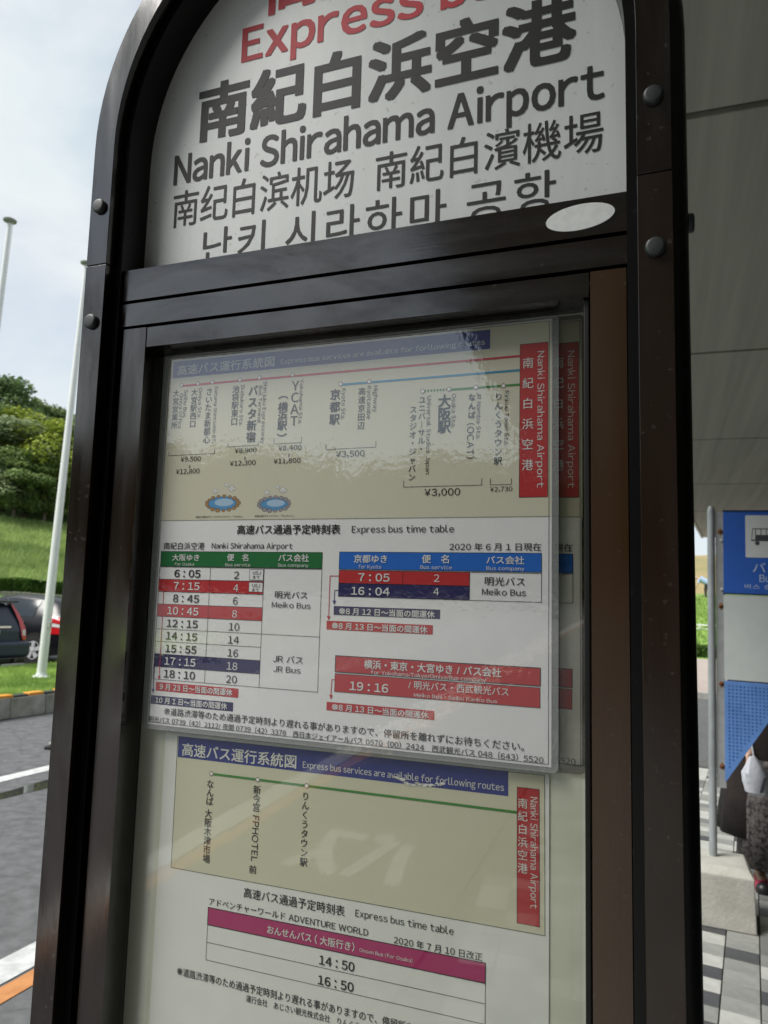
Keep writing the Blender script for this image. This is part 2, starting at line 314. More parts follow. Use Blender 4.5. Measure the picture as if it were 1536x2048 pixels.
# sign frame: x along the sign, y into it, z up, origin level with the lens on the face of the frame
SIGN_D = 0.66
SIGN_R = Matrix(((0.99987656, -0.00043006, -0.01570629), (0.0, 0.99962534, -0.02737099), (0.01571218, 0.02736762, 0.99950195)))
SIGN_E = SIGN_R.to_euler()
def S(x, y, z): return SIGN_R @ Vector((x, SIGN_D + y, z)) + Vector((0, 0, CAM_Z))
def sign_thing(name, label, cat, base):
    return thing(name, label, cat, S(*base), SIGN_E)
TIMETABLE_ANGLE = 0.0000
TIMETABLE = [
 ('b', -547.31, 270.25, -96.67, 76.03, 'beige', 0),
 ('b', -547.31, 270.25, -98.81, -153.7, 'none', 1),
 ('b', -542.38, 267.51, -157.74, 247.34, 'navyb', 0),
 ('t', '高速バス運行系統図', -535.64, 250.2, 130.84, 12.03, 'w', 0.5),
 ('t', 'Express bus services are available for forllowing routes', -396.31, 252.16, 233.27, 5.51, 'w', 0.3),
 ('l', [(-528.89, 237.94), (-127.49, 236.06)], 'r', 2.2),
 ('l', [(-321.98, 223.48), (-127.76, 221.73)], 'b', 2.2),
 ('l', [(-199.91, 208.54), (-127.66, 207.43)], 'g', 2.2),
 ('l', [(-226.52, 208.69), (-224.73, 208.68)], 'g', 2.2),
 ('l', [(-223.15, 208.67), (-221.38, 208.66)], 'g', 2.2),
 ('l', [(-219.8, 208.65), (-218.03, 208.64)], 'g', 2.2),
 ('l', [(-216.46, 208.63), (-214.69, 208.62)], 'g', 2.2),
 ('l', [(-213.13, 208.61), (-211.37, 208.6)], 'g', 2.2),
 ('l', [(-209.81, 208.59), (-208.05, 208.58)], 'g', 2.2),
 ('l', [(-206.5, 208.58), (-204.75, 208.57)], 'g', 2.2),
 ('l', [(-203.2, 208.56), (-201.45, 208.55)], 'g', 2.2),
 ('o', -528.89, 237.94, 1.9),
 ('o', -505.98, 238.27, 1.9),
 ('o', -486.03, 238.27, 1.9),
 ('o', -448.96, 238.09, 1.9),
 ('o', -423.43, 238.75, 1.9),
 ('o', -381.22, 238.66, 1.9),
 ('o', -321.98, 223.48, 1.9),
 ('o', -288.51, 223.51, 1.9),
 ('o', -228.3, 208.51, 1.9),
 ('o', -199.91, 208.73, 1.9),
 ('o', -171.88, 208.54, 1.9),
 ('o', -143.84, 207.92, 1.9),
 ('v', '大宮営業所', -535.95, 233.26, 48.19, 8.21, 'k', 0.2),
 ('v', '大宮駅西口', -510.25, 232.52, 47.1, 8.43, 'k', 0.2),
 ('v', 'さいたま新都心', -489.83, 231.99, 66.28, 8.88, 'k', 0.2),
 ('v', '池袋駅東口', -453.84, 232.2, 47.37, 8.81, 'k', 0.2),
 ('v', 'バスタ新宿', -430.81, 230.89, 67.29, 11.63, 'k', 0.6),
 ('v', 'YCAT', -377.05, 232.41, 53.19, 8.96, 'k', 0.3),
 ('v', '︵横浜駅︶', -391.63, 218.72, 53.1, 11.23, 'k', 0.6),
 ('r', 'Seibu Bus', -522.18, 231.64, 33.16, 4.86, 'k', 0),
 ('r', 'Omiya Office', -528.17, 227.88, 42.3, 4.88, 'k', 0),
 ('r', 'Omiya Sta.', -501.87, 232.71, 36.29, 4.78, 'k', 0),
 ('r', 'Saitama Shintoshin BT.', -480.12, 232.94, 66.83, 4.3, 'k', 0),
 ('r', 'Ikebukuro Sta.', -444.83, 232.31, 48.13, 4.56, 'k', 0),
 ('r', 'Shinjuku Expressway', -415.39, 233.69, 71.46, 4.44, 'k', 0),
 ('r', 'Bus Terminal', -421.22, 228.83, 43.31, 4.47, 'k', 0),
 ('r', 'Yokohama Sta.', -369.37, 232.23, 50.48, 4.27, 'k', 0),
 ('v', '京都駅', -327.88, 219.05, 41.07, 11.34, 'k', 0.6),
 ('v', '高速京田辺', -296.63, 218.1, 46.61, 8.05, 'k', 0.2),
 ('v', 'ユニバ︱サル・', -228.6, 203.75, 60.33, 7.54, 'k', 0.2),
 ('v', 'スタジオ・ジャパン', -238.05, 194.2, 79.98, 7.6, 'k', 0.2),
 ('v', '大阪駅', -204.56, 203.45, 40.3, 12.81, 'k', 0.6),
 ('v', 'なんば', -175.84, 202.95, 27.28, 7.18, 'k', 0.5),
 ('v', 'りんくうタウン駅', -148.63, 201.86, 74.3, 7.72, 'k', 0.4),
 ('r', 'Kyoto Sta.', -317.83, 218.24, 34.16, 4.75, 'k', 0),
 ('r', 'Kyotanabe', -288.0, 218.65, 35.96, 4.63, 'k', 0),
 ('r', 'Highway', -280.8, 218.49, 28.72, 4.59, 'k', 0),
 ('r', 'Universal Studios Japan', -220.97, 203.23, 81.92, 4.33, 'k', 0),
 ('r', 'Osaka Sta.', -194.69, 203.33, 35.42, 4.23, 'k', 0),
 ('r', '(OCAT)', -176.93, 171.93, 36.33, 6.77, 'k', 0),
 ('r', 'JR Namba Sta.', -168.67, 203.3, 48.53, 4.12, 'k', 0),
 ('r', 'Rinkuu Town Sta.', -140.34, 202.53, 55.55, 4.01, 'k', 0),
 ('l', [(-541.31, 159.49), (-541.5, 153.48), (-478.09, 153.39), (-478.11, 160.1)], 'k', 0.45),
 ('l', [(-460.53, 164.3), (-460.5, 160.47), (-420.82, 160.47), (-420.86, 164.73)], 'k', 0.45),
 ('l', [(-401.1, 167.52), (-400.96, 161.01), (-366.74, 160.85), (-366.67, 167.41)], 'k', 0.45),
 ('l', [(-336.87, 158.35), (-336.83, 151.72), (-278.81, 151.9), (-278.8, 158.36)], 'k', 0.45),
 ('l', [(-246.55, 115.02), (-246.78, 108.36), (-164.79, 108.47), (-164.5, 114.87)], 'k', 0.45),
 ('l', [(-155.88, 114.98), (-155.98, 108.05), (-135.01, 108.58), (-135.06, 114.54)], 'k', 0.45),
 ('t', '¥9,500', -524.18, 145.45, 27.73, 5.64, 'k', 0),
 ('t', '¥12,800', -529.81, 131.02, 32.72, 5.63, 'k', 0),
 ('t', '¥8,900', -451.32, 152.6, 28.34, 5.48, 'k', 0),
 ('t', '¥12,300', -456.74, 138.26, 33.4, 5.47, 'k', 0),
 ('t', '¥8,400', -395.17, 153.14, 28.77, 5.35, 'k', 0),
 ('t', '¥11,800', -400.4, 138.65, 33.42, 5.34, 'k', 0),
 ('r', '~', -511.03, 141.4, 3.73, 1.79, 'k', 0),
 ('r', '~', -437.49, 148.4, 3.62, 1.68, 'k', 0),
 ('r', '~', -381.49, 149.01, 3.54, 1.6, 'k', 0),
 ('t', '¥3,500', -324.39, 142.81, 32.8, 6.38, 'k', 0.2),
 ('t', '¥3,000', -224.1, 98.77, 37.49, 7.14, 'k', 0.2),
 ('t', '¥2,730', -156.28, 101.69, 22.03, 4.55, 'k', 0.2),
 ('b', -127.4, 248.77, -99.98, 95.26, 'red', 1),
 ('v', '南紀白浜空港', -119.4, 239.47, 122.66, 10.41, 'w', 0.4),
 ('r', 'Nanki Shirahama Airport', -106.82, 240.13, 135.82, 6.38, 'w', 0),
 ('t', '和歌山県観光PRシンボルキャラクター「わかぱん」', -498.99, 79.02, 62.63, 2.32, 'k', 0),
 ('t', '和歌山県PRキャラクター「きいちゃん」', -421.31, 79.17, 49.1, 2.25, 'k', 0),
 ('tub', -464.06, 95.34, 11),
 ('tub', -397.64, 93.38, 10),
 ('l', [(-547.56, 76.83), (-97.7, 76.05)], 'k', 0.3),
 ('t', '高速バス通過予定時刻表', -442.7, 60.09, 126.08, 10.3, 'k', 0.5),
 ('t', 'Express bus time table', -303.28, 61.53, 110.85, 6.82, 'k', 0.15),
 ('t', '南紀白浜空港', -540.47, 42.57, 55.64, 8.37, 'k', 0.15),
 ('t', 'Nanki Shirahama Airport', -475.02, 44.0, 102.5, 6.18, 'k', 0),
 ('t', '2020 年 6 月 1 日現在', -196.73, 43.23, 90.7, 7.52, 'k', 0.1),
 ('b', -543.79, 40.39, -336.46, 23.15, 'green', 1),
 ('b', -544.56, 22.38, -475.31, 8.17, 'none', 1),
 ('b', -475.31, 22.38, -406.21, 8.17, 'none', 1),
 ('t', '6 : 05', -523.3, 11.01, 34.8, 8.24, 'k', 0.6),
 ('c', '2', -440.76, 10.44, 0, 7.96, 'k', 0.1),
 ('b', -544.56, 8.17, -475.31, -6.04, 'red', 1),
 ('b', -475.31, 8.17, -406.21, -6.04, 'red', 1),
 ('t', '7 : 15', -523.3, -3.2, 34.8, 8.24, 'w', 0.6),
 ('c', '4', -440.76, -3.77, 0, 7.96, 'w', 0.1),
 ('b', -544.56, -6.04, -475.31, -20.25, 'none', 1),
 ('b', -475.31, -6.04, -406.21, -20.25, 'none', 1),
 ('t', '8 : 45', -523.3, -17.41, 34.8, 8.24, 'k', 0.6),
 ('c', '6', -440.76, -17.98, 0, 7.96, 'k', 0.1),
 ('b', -544.56, -20.25, -475.31, -34.47, 'red', 1),
 ('b', -475.31, -20.25, -406.21, -34.47, 'red', 1),
 ('t', '10 : 45', -529.96, -31.62, 41.6, 8.24, 'w', 0.6),
 ('c', '8', -440.76, -32.19, 0, 7.96, 'w', 0.1),
 ('b', -544.56, -34.47, -475.31, -48.68, 'none', 1),
 ('b', -475.31, -34.47, -406.21, -48.68, 'none', 1),
 ('t', '12 : 15', -529.96, -45.84, 41.6, 8.24, 'k', 0.6),
 ('c', '10', -440.76, -46.4, 0, 7.96, 'k', 0.1),
 ('b', -544.56, -48.68, -475.31, -62.89, 'none', 1),
 ('b', -475.31, -48.68, -406.21, -62.89, 'none', 1),
 ('t', '14 : 15', -529.96, -60.05, 41.6, 8.24, 'k', 0.6),
 ('c', '14', -440.76, -60.62, 0, 7.96, 'k', 0.1),
 ('b', -544.56, -62.89, -475.31, -77.1, 'none', 1),
 ('b', -475.31, -62.89, -406.21, -77.1, 'none', 1),
 ('t', '15 : 55', -529.96, -74.26, 41.6, 8.24, 'k', 0.6),
 ('c', '16', -440.76, -74.83, 0, 7.96, 'k', 0.1),
 ('b', -544.56, -77.1, -475.31, -91.31, 'navy', 1),
 ('b', -475.31, -77.1, -406.21, -91.31, 'navy', 1),
 ('t', '17 : 15', -529.96, -88.47, 41.6, 8.24, 'w', 0.6),
 ('c', '18', -440.76, -89.04, 0, 7.96, 'w', 0.1),
 ('b', -544.56, -91.31, -475.31, -105.53, 'none', 1),
 ('b', -475.31, -91.31, -406.21, -105.53, 'none', 1),
 ('t', '18 : 10', -529.96, -102.68, 41.6, 8.24, 'k', 0.6),
 ('c', '20', -440.76, -103.25, 0, 7.96, 'k', 0.1),
 ('b', -406.21, 22.38, -336.3, -48.68, 'none', 1),
 ('b', -406.21, -48.68, -336.3, -105.53, 'none', 1),
 ('b', -424.21, 20.96, -406.95, 9.45, 'paper', 1),
 ('t', 'USJ', -420.01, 15.58, 9.8, 3.53, 'k', 0),
 ('t', 'まで', -419.76, 10.96, 8.56, 3.53, 'k', 0),
 ('b', -424.39, 6.93, -407.06, -3.49, 'paper', 1),
 ('t', 'USJ', -420.2, 1.6, 9.79, 3.52, 'k', 0),
 ('t', 'まで', -419.95, -3.0, 8.54, 3.51, 'k', 0),
 ('t', '大阪ゆき', -527.47, 29.75, 36.49, 7.43, 'w', 0.6),
 ('t', 'for Osaka', -524.0, 24.22, 26.54, 3.13, 'w', 0),
 ('t', '便\u3000名', -453.84, 30.22, 27.08, 7.76, 'w', 0.6),
 ('t', 'Bus service', -455.91, 24.24, 32.3, 3.32, 'w', 0),
 ('t', 'バス会社', -388.82, 30.21, 36.71, 8.08, 'w', 0.6),
 ('t', 'Bus company', -389.01, 24.69, 36.84, 3.23, 'w', 0),
 ('t', '明光バス', -391.44, -9.63, 39.12, 8.0, 'k', 0.3),
 ('t', 'Meiko Bus', -394.75, -19.59, 46.66, 5.86, 'k', 0.1),
 ('t', 'JR バス', -390.35, -77.99, 35.57, 8.1, 'k', 0.3),
 ('t', 'JR Bus', -389.42, -87.72, 32.44, 5.98, 'k', 0.1),
 ('l', [(-537.3, -6.06), (-536.82, -19.96)], 'r', 0.8),
 ('l', [(-536.78, -34.66), (-536.25, -103.15)], 'r', 0.8),
 ('a', -536.37, -106.21, 'r'),
 ('l', [(-543.62, -91.38), (-543.51, -118.19)], 'n', 0.8),
 ('a', -543.45, -121.37, 'n'),
 ('b', -540.11, -108.67, -431.37, -118.39, 'red', 0),
 ('t', '9 月 23 日～当面の間運休', -534.4, -116.85, 95.45, 7.15, 'w', 0.6),
 ('b', -545.83, -123.9, -437.21, -133.46, 'navy', 0),
 ('t', '10 月 1 日～当面の間運休', -539.23, -132.1, 94.59, 7.13, 'w', 0.6),
 ('t', '※道路渋滞等のため通過予定時刻より遅れる事がありますので、停留所を離れずにお待ちください。', -526.49, -144.24, 405.23, 8.15, 'k', 0.35),
 ('t', '明光バス 0739（42）2112/ 夜間 0739（42）3378\u3000西日本ジェイアールバス 0570（00）2424\u3000西武観光バス 048（643）5520', -546.68, -153.61, 443.3, 6.56, 'k', 0.1),
 ('b', -316.55, 41.08, -105.63, 22.91, 'blue', 1),
 ('b', -316.25, 21.84, -245.22, 8.33, 'red', 1),
 ('b', -245.22, 21.84, -175.57, 8.33, 'red', 1),
 ('b', -316.25, 8.33, -245.22, -5.5, 'navy', 1),
 ('b', -245.22, 8.33, -175.57, -5.5, 'navy', 1),
 ('b', -175.57, 21.84, -105.63, -5.5, 'none', 1),
 ('t', '京都ゆき', -299.54, 29.94, 36.78, 8.24, 'w', 0.6),
 ('t', 'for Kyoto', -294.27, 24.03, 25.38, 3.73, 'w', 0),
 ('t', '便\u3000名', -224.94, 30.41, 28.06, 8.32, 'w', 0.6),
 ('t', 'Bus service', -226.7, 24.43, 32.88, 3.61, 'w', 0),
 ('t', 'バス会社', -158.82, 30.28, 36.67, 7.71, 'w', 0.6),
 ('t', 'Bus company', -158.75, 24.34, 36.98, 3.49, 'w', 0),
 ('t', '7 : 05', -293.84, 11.02, 34.35, 7.8, 'w', 0.6),
 ('t', '16 : 04', -301.45, -3.26, 42.36, 7.79, 'w', 0.6),
 ('c', '2', -209.13, 11.81, 0, 7.14, 'w', 0.1),
 ('c', '4', -209.43, -1.55, 0, 7.11, 'w', 0.1),
 ('t', '明光バス', -160.35, 9.32, 39.01, 8.36, 'k', 0.3),
 ('t', 'Meiko Bus', -162.9, 0.04, 42.64, 5.91, 'k', 0.1),
 ('l', [(-316.03, 15.64), (-326.59, 15.65), (-326.56, -28.05)], 'r', 0.7),
 ('a', -326.66, -30.85, 'r'),
 ('l', [(-316.09, 0.65), (-320.63, 0.73), (-320.77, -12.0)], 'n', 0.7),
 ('a', -320.67, -14.61, 'n'),
 ('b', -321.04, -15.74, -205.07, -24.93, 'navy', 0),
 ('t', '※8 月 12 日～当面の間運休', -314.56, -24.26, 103.92, 7.05, 'w', 0.6),
 ('b', -328.71, -31.3, -212.35, -40.54, 'red', 0),
 ('t', '※8 月 13 日～当面の間運休', -322.19, -39.59, 104.43, 7.04, 'w', 0.6),
 ('b', -317.06, -66.82, -106.42, -83.46, 'red', 2),
 ('b', -316.99, -85.12, -106.67, -103.47, 'red', 1),
 ('t', '横浜・東京・大宮ゆき / バス会社', -284.53, -77.84, 141.22, 8.64, 'w', 0.6),
 ('t', 'for Yokohama/Tokyo/Omiya/Bus company', -276.87, -83.29, 118.87, 3.94, 'w', 0),
 ('t', '19 : 16', -299.68, -100.46, 41.77, 8.28, 'w', 0.6),
 ('t', '/ 明光バス・西武観光バス', -236.36, -94.92, 100.41, 8.05, 'w', 0.3),
 ('t', 'Meiko Bus・Seibu Kanko Bus', -230.36, -102.51, 83.5, 4.18, 'w', 0),
 ('l', [(-317.15, -91.51), (-320.41, -91.54), (-320.98, -108.7)], 'r', 0.7),
 ('a', -320.87, -111.6, 'r'),
 ('b', -325.45, -114.49, -209.19, -123.11, 'red', 0),
 ('t', '※8 月 13 日～当面の間運休', -319.03, -122.5, 104.33, 6.86, 'w', 0.6),
]
LOWER_NOTICE_ANGLE = 0.0052
LOWER_NOTICE = [
 ('b', -513.21, -165.25, -104.23, -306.75, 'beige', 1),
 ('b', -512.1, -165.51, -138.19, -187.94, 'navyb', 0),
 ('t', '高速バス運行系統図', -506.02, -185.6, 143.14, 13.78, 'w', 0.5),
 ('t', 'Express bus services are available for forllowing routes', -354.92, -183.57, 212.79, 6.27, 'w', 0.3),
 ('l', [(-466.56, -201.3), (-130.21, -201.79)], 'g', 2.4),
 ('o', -466.56, -201.3, 2.0),
 ('o', -408.38, -201.51, 2.0),
 ('o', -349.87, -201.51, 2.0),
 ('v', 'なんば', -467.3, -207.92, 27.2, 8.77, 'k', 0.4),
 ('v', '大阪木津市場', -468.02, -239.04, 56.7, 8.74, 'k', 0.4),
 ('v', '新今宮', -408.65, -207.45, 27.37, 8.73, 'k', 0.4),
 ('r', 'FPHOTEL', -408.78, -238.69, 46.82, 7.51, 'k', 0.2),
 ('v', '前', -409.94, -289.47, 8.56, 8.64, 'k', 0.4),
 ('v', 'りんくうタウン駅', -350.58, -207.28, 75.13, 8.29, 'k', 0.4),
 ('b', -129.75, -178.51, -109.06, -300.01, 'red', 1),
 ('v', '南紀白浜空港', -124.48, -186.79, 69.88, 8.71, 'w', 0.3),
 ('r', 'Nanki Shirahama Airport', -113.96, -185.93, 98.96, 6.3, 'w', 0.1),
 ('t', '高速バス通過予定時刻表', -419.59, -323.33, 116.68, 10.11, 'k', 0.4),
 ('t', 'Express bus time table', -291.29, -320.97, 101.27, 6.42, 'k', 0.1),
 ('t', 'アドベンチャーワールド ADVENTURE WORLD', -461.91, -337.88, 184.93, 7.6, 'k', 0.1),
 ('t', '2020 年 7 月 10 日改正', -250.02, -339.43, 87.98, 7.24, 'k', 0.2),
 ('b', -462.79, -340.53, -159.02, -358.2, 'magenta', 2),
 ('b', -462.79, -358.2, -159.02, -376.03, 'none', 1),
 ('b', -462.79, -376.03, -159.02, -393.85999999999996, 'none', 1),
 ('t', 'おんせんバス ( 大阪行き)', -389.74, -354.34, 98.37, 8.28, 'w', 0.5),
 ('t', 'Onsen Bus (for Osaka)', -285.74, -353.35, 55.31, 3.33, 'w', 0),
 ('t', '14 : 50', -329.33, -373.01, 38.32, 8.31, 'k', 0.6),
 ('t', '16 : 50', -329.93, -391.94, 38.6, 8.26, 'k', 0.6),
 ('t', '※道路渋滞等のため通過予定時刻より遅れる事がありますので、停留所を離れずにお待ちください。', -498.26, -415.97, 364.01, 8.53, 'k', 0.3),
 ('t', '運行会社\u3000あじさい観光株式会社\u3000りんくう', -411.74, -425.62, 127.39, 6.92, 'k', 0.2),
 ('tear', -227.64, -184.16, 16),
]
ROUTE_BOARD_ANGLE = 0.0000
ROUTE_BOARD = [
 ('t', 'Express bus', -474.28, 645.26, 352.02, 43.47, 'r', 0.9),
 ('t', '高速バス', -441.0, 699.0, 285.0, 64.0, 'r', 1.1),
 ('t', '南紀白浜空港', -532.03, 551.88, 456.28, 72.83, 'k', 1.15),
 ('t', 'Nanki Shirahama Airport', -565.1, 501.08, 518.34, 37.9, 'k', 0.8),
 ('t', '南纪白滨机场', -563.71, 443.76, 245.05, 47.04, 'k', 0.1),
 ('t', '南紀白濱機場', -291.97, 444.26, 244.37, 43.86, 'k', 0.1),
 ('t', '난키 시라하마 공항', -516.09, 388.66, 421.89, 45.81, 'k', 0),
]
# ------------------------------------------------------------------ print on flat sheets
SINGLE = {'beige', 'navyb', 'navy', 'red', 'green', 'blue', 'magenta', 'water'}
def print_layers(items, ang=0.0, lines=False):
    """flat printing of a sheet, millimetre tables -> {layer colour: MB}; y is height of the ink above the sheet"""
    L = {}
    ca, sa = math.cos(ang), math.sin(ang)
    serial = [0]
    def put(c, pts, faces, lift):
        if c in SINGLE or lines: serial[0] += 1; c = c + '#%d' % serial[0]
        if lines and group[0]: c = c.split('#')[0] + '#' + group[0]
        mb = L.get(c)
        if mb is None: mb = L[c] = MB()
        mb.add([((x * ca - z * sa) / 1000, -lift / 1000, (x * sa + z * ca) / 1000) for x, z in pts], faces)
    def rect(c, x0, z0, x1, z1, lift): put(c, [(x0, z0), (x1, z0), (x1, z1), (x0, z1)], [(0, 1, 2, 3)], lift)
    def txt(s, x, z, w, h, c, bold, mode):
        vs, fs = glyphs(s, bold); x0, x1, y0, y1 = ext(vs)
        if is_cjk(s): sy = h / (REF[1] - REF[0]); yb = REF[0]
        else: sy = h / CAP; yb = 0
        if mode == 'c': sx = sy * 1.05; xo = x - (x1 - x0) * sx / 2
        else: sx = w / (x1 - x0); xo = x
        
        for ox, oy, li in embolden(vs, min(sx, sy), min(sx, sy), bold): put('t' + c, [(xo + (a - x0) * sx + ox, z + (b - yb) * sy + oy) for a, b in vs], fs, 0.5 + li)
    group = ['']
    for k, it in enumerate(items):
        q = it[0]; group[0] = 'L%d' % k if lines else ''
        if q == 't' or q == 'c': txt(it[1], it[2], it[3], it[4], it[5], it[6], it[7], q)
        elif q == 'v':
            _, s, xc, zt, hh, w, c, bold = it; n = len(s); pitch = hh / n; cjk = is_cjk(s)
            em = w / (0.90 if cjk else 0.62)
            for i, ch in enumerate(s):
                vs, fs = glyphs(ch, bold)
                if not vs: continue
                x0, x1, y0, y1 = ext(vs)
                e2 = em
                if cjk and pitch < em * 0.92: ez = pitch / 0.94
                else: ez = em
                cx = 0.5 if cjk and ord(ch) > 0x2E00 or ch in '・' else (x0 + x1) / 2
                cz = 0.38 if cjk else (y0 + y1) / 2
                if ch in '︵︶': cz = (y0 + y1) / 2
                zc = zt - pitch * (i + 0.5)
                
                for ox, oy, li in embolden(vs, em, ez, bold): put('t' + c, [(xc + (a - cx) * em + ox, zc + (b - cz) * ez + oy) for a, b in vs], fs, 0.5 + li)
        elif q == 'r':
            _, s, xc, zt, hh, w, c, bold = it; vs, fs = glyphs(s, bold); x0, x1, y0, y1 = ext(vs)
            sx = hh / (x1 - x0); sy = w / (CAP if not s == '~' else (y1 - y0)); y00 = 0 if s != '~' else y0
            hy = CAP if s != '~' else (y1 - y0)
            put('t' + c, [(xc + ((b - y00) - hy / 2) * sy, zt - (a - x0) * sx) for a, b in vs], fs, 0.5)
        elif q == 'b':
            _, x0, z1, x1, z0, c, line = it
            if c != 'none': rect(c, x0, z0, x1, z1, 0.1 if c == 'beige' else (0.26 if c == 'paper' else 0.2))
            if line:
                t = 0.22 if line == 1 else 0.4
                rect('tk', x0 - t, z1 - t, x1 + t, z1 + t, 0.32); rect('tk', x0 - t, z0 - t, x1 + t, z0 + t, 0.32)
                rect('tk', x0 - t, z0 + t, x0 + t, z1 - t, 0.32); rect('tk', x1 - t, z0 + t, x1 + t, z1 - t, 0.32)
        elif q == 'l':
            _, P, c, w = it
            for (ax, az), (bx, bz) in zip(P, P[1:]):
                if abs(bz - az) < abs(bx - ax): m = (az + bz) / 2 ; az = bz = m if len(P) > 2 or abs(bx - ax) > 3 else m
                dx, dz = bx - ax, bz - az; l = math.hypot(dx, dz) or 1; nx, nz = -dz / l * w / 2, dx / l * w / 2
                put('t' + c, [(ax + nx, az + nz), (bx + nx, bz + nz), (bx - nx, bz - nz), (ax - nx, az - nz)], [(0, 1, 2, 3)], 0.36 + 0.01 * (k % 5))
        elif q == 'o':
            _, x, z, rad = it
            for rr, c, li in ((rad * 1.35, 'tr' if False else 'ring', 0.42), (rad * 0.95, 'paper', 0.45)):
                put(c, [(x + rr * math.cos(t * math.pi / 10), z + rr * math.sin(t * math.pi / 10)) for t in range(20)], [tuple(range(20))], li)
        elif q == 'a':
            _, x, z, c = it; put('t' + c, [(x, z), (x + 2, z + 4.5), (x - 2, z + 4.5)], [(0, 1, 2)], 0.44)
        elif q == 'tub':      # steaming round bath with a rim of stones (no figure in it)
            _, x, z, rad = it; rnd = random.Random(int(rad * 10))
            el = lambda a, b, cx, cz, n=28: [(cx + a * math.cos(2 * math.pi * t / n), cz + b * math.sin(2 * math.pi * t / n)) for t in range(n)]
            w = rad * 1.9
            put('water', el(w, rad * 0.75, x, z), [tuple(range(28))], 0.14)
            put('pale', el(w * 0.6, rad * 0.4, x + 2, z + 1), [tuple(range(28))], 0.17)
            for t in range(17):
                th = 2 * math.pi * t / 17; a = rnd.uniform(2.0, 3.1)
                cx, cz = x + w * math.cos(th), z + rad * 0.75 * math.sin(th)
                put('tk', el(a * 1.12, a * 0.82, cx, cz, 9), [tuple(range(9))], 0.18 + 0.002 * t)
                put('stone' if rad < 10.5 else 'brown', el(a * 0.98, a * 0.68, cx, cz, 9), [tuple(range(9))], 0.181 + 0.002 * t)
            for dx, dz, a in ((w * 0.55, rad * 1.5, 3.2), (w * 0.2, rad * 1.9, 2.2), (-w * 0.5, rad * 1.3, 2.6)):
                for u, v in ((-.7, 0), (.7, 0), (0, .6), (0, -.4)):
                    put('tk', el(a * .72, a * .62, x + dx + u * a, z + dz + v * a, 12), [tuple(range(12))], 0.22)
                for u, v in ((-.7, 0), (.7, 0), (0, .6), (0, -.4)):
                    put('paper', el(a * .62, a * .52, x + dx + u * a, z + dz + v * a, 12), [tuple(range(12))], 0.24)
        elif q == 'tear':
            _, x, z, _r = it; rnd = random.Random(5)
            for j in range(26):
                cx = x + (j / 25 - 0.5) * 50; cz = z + 1.5 - 4.5 * math.sin(j / 25 * 3.0) + rnd.uniform(-1.4, 1.4); a = rnd.uniform(1.0, 2.6)
                n = 9; put('paper' if j % 3 else 'scuff', [(cx + a * rnd.uniform(.5, 1.2) * 1.3 * math.cos(2 * math.pi * t / n), cz + a * rnd.uniform(.4, 1.2) * 0.7 * math.sin(2 * math.pi * t / n)) for t in range(n)], [tuple(range(n))], 0.55 + 0.004 * j)
    return L
INK = {'beige': (0.69, 0.67, 0.52), 'paper': (0.84, 0.85, 0.84), 'navyb': (0.030, 0.045, 0.26), 'navy': (0.016, 0.014, 0.10), 'red': (0.50, 0.022, 0.028), 'green': (0.006, 0.15, 0.035),
       'blue': (0.010, 0.14, 0.58), 'magenta': (0.45, 0.035, 0.16), 'water': (0.10, 0.33, 0.62), 'pale': (0.42, 0.60, 0.78), 'stone': (0.34, 0.33, 0.36), 'brown': (0.42, 0.25, 0.10), 'ring': (0.25, 0.16, 0.14), 'scuff': (0.55, 0.55, 0.52),
       'tk': (0.012, 0.012, 0.013), 'tw': (0.76, 0.77, 0.75), 'tr': (0.55, 0.02, 0.05), 'tb': (0.02, 0.27, 0.47), 'tg': (0.05, 0.25, 0.04), 'tn': (0.02, 0.018, 0.16)}
NAMES = {'beige': 'cream_panel', 'paper': 'white_print', 'navyb': 'blue_banner', 'navy': 'navy_cells', 'red': 'red_cells', 'green': 'green_heading', 'blue': 'blue_heading', 'magenta': 'pink_heading', 'water': 'bath_picture',
         'pale': 'bath_picture', 'stone': 'bath_picture', 'brown': 'bath_picture', 'ring': 'stop_markers', 'scuff': 'torn_paper', 'tk': 'black_lettering', 'tw': 'white_lettering', 'tr': 'red_lettering', 'tb': 'blue_route_line', 'tg': 'green_route_line', 'tn': 'navy_arrows'}
def ink(c):
    return mat('ink_' + c, INK[c], 0.55)
def build_print(layers, parent, base):
    out = []
    for c, mb in layers.items():
        m2 = MB(); m2.v = mb.v; m2.f = mb.f; m2.m = mb.m
        m2.shift((base[0], 0, base[2]))
        c = c.split('#')[0]
        o = link(NAMES[c], m2, ink(c), parent, fixn=False); out.append(o)
        if c not in SINGLE: o['kind'] = 'stuff'
    return out
LAY_T = print_layers(TIMETABLE, TIMETABLE_ANGLE)
LAY_N = print_layers(LOWER_NOTICE, LOWER_NOTICE_ANGLE)
LAY_B = print_layers(ROUTE_BOARD, 0, True)
INK['tkb'] = (0.010, 0.010, 0.011)

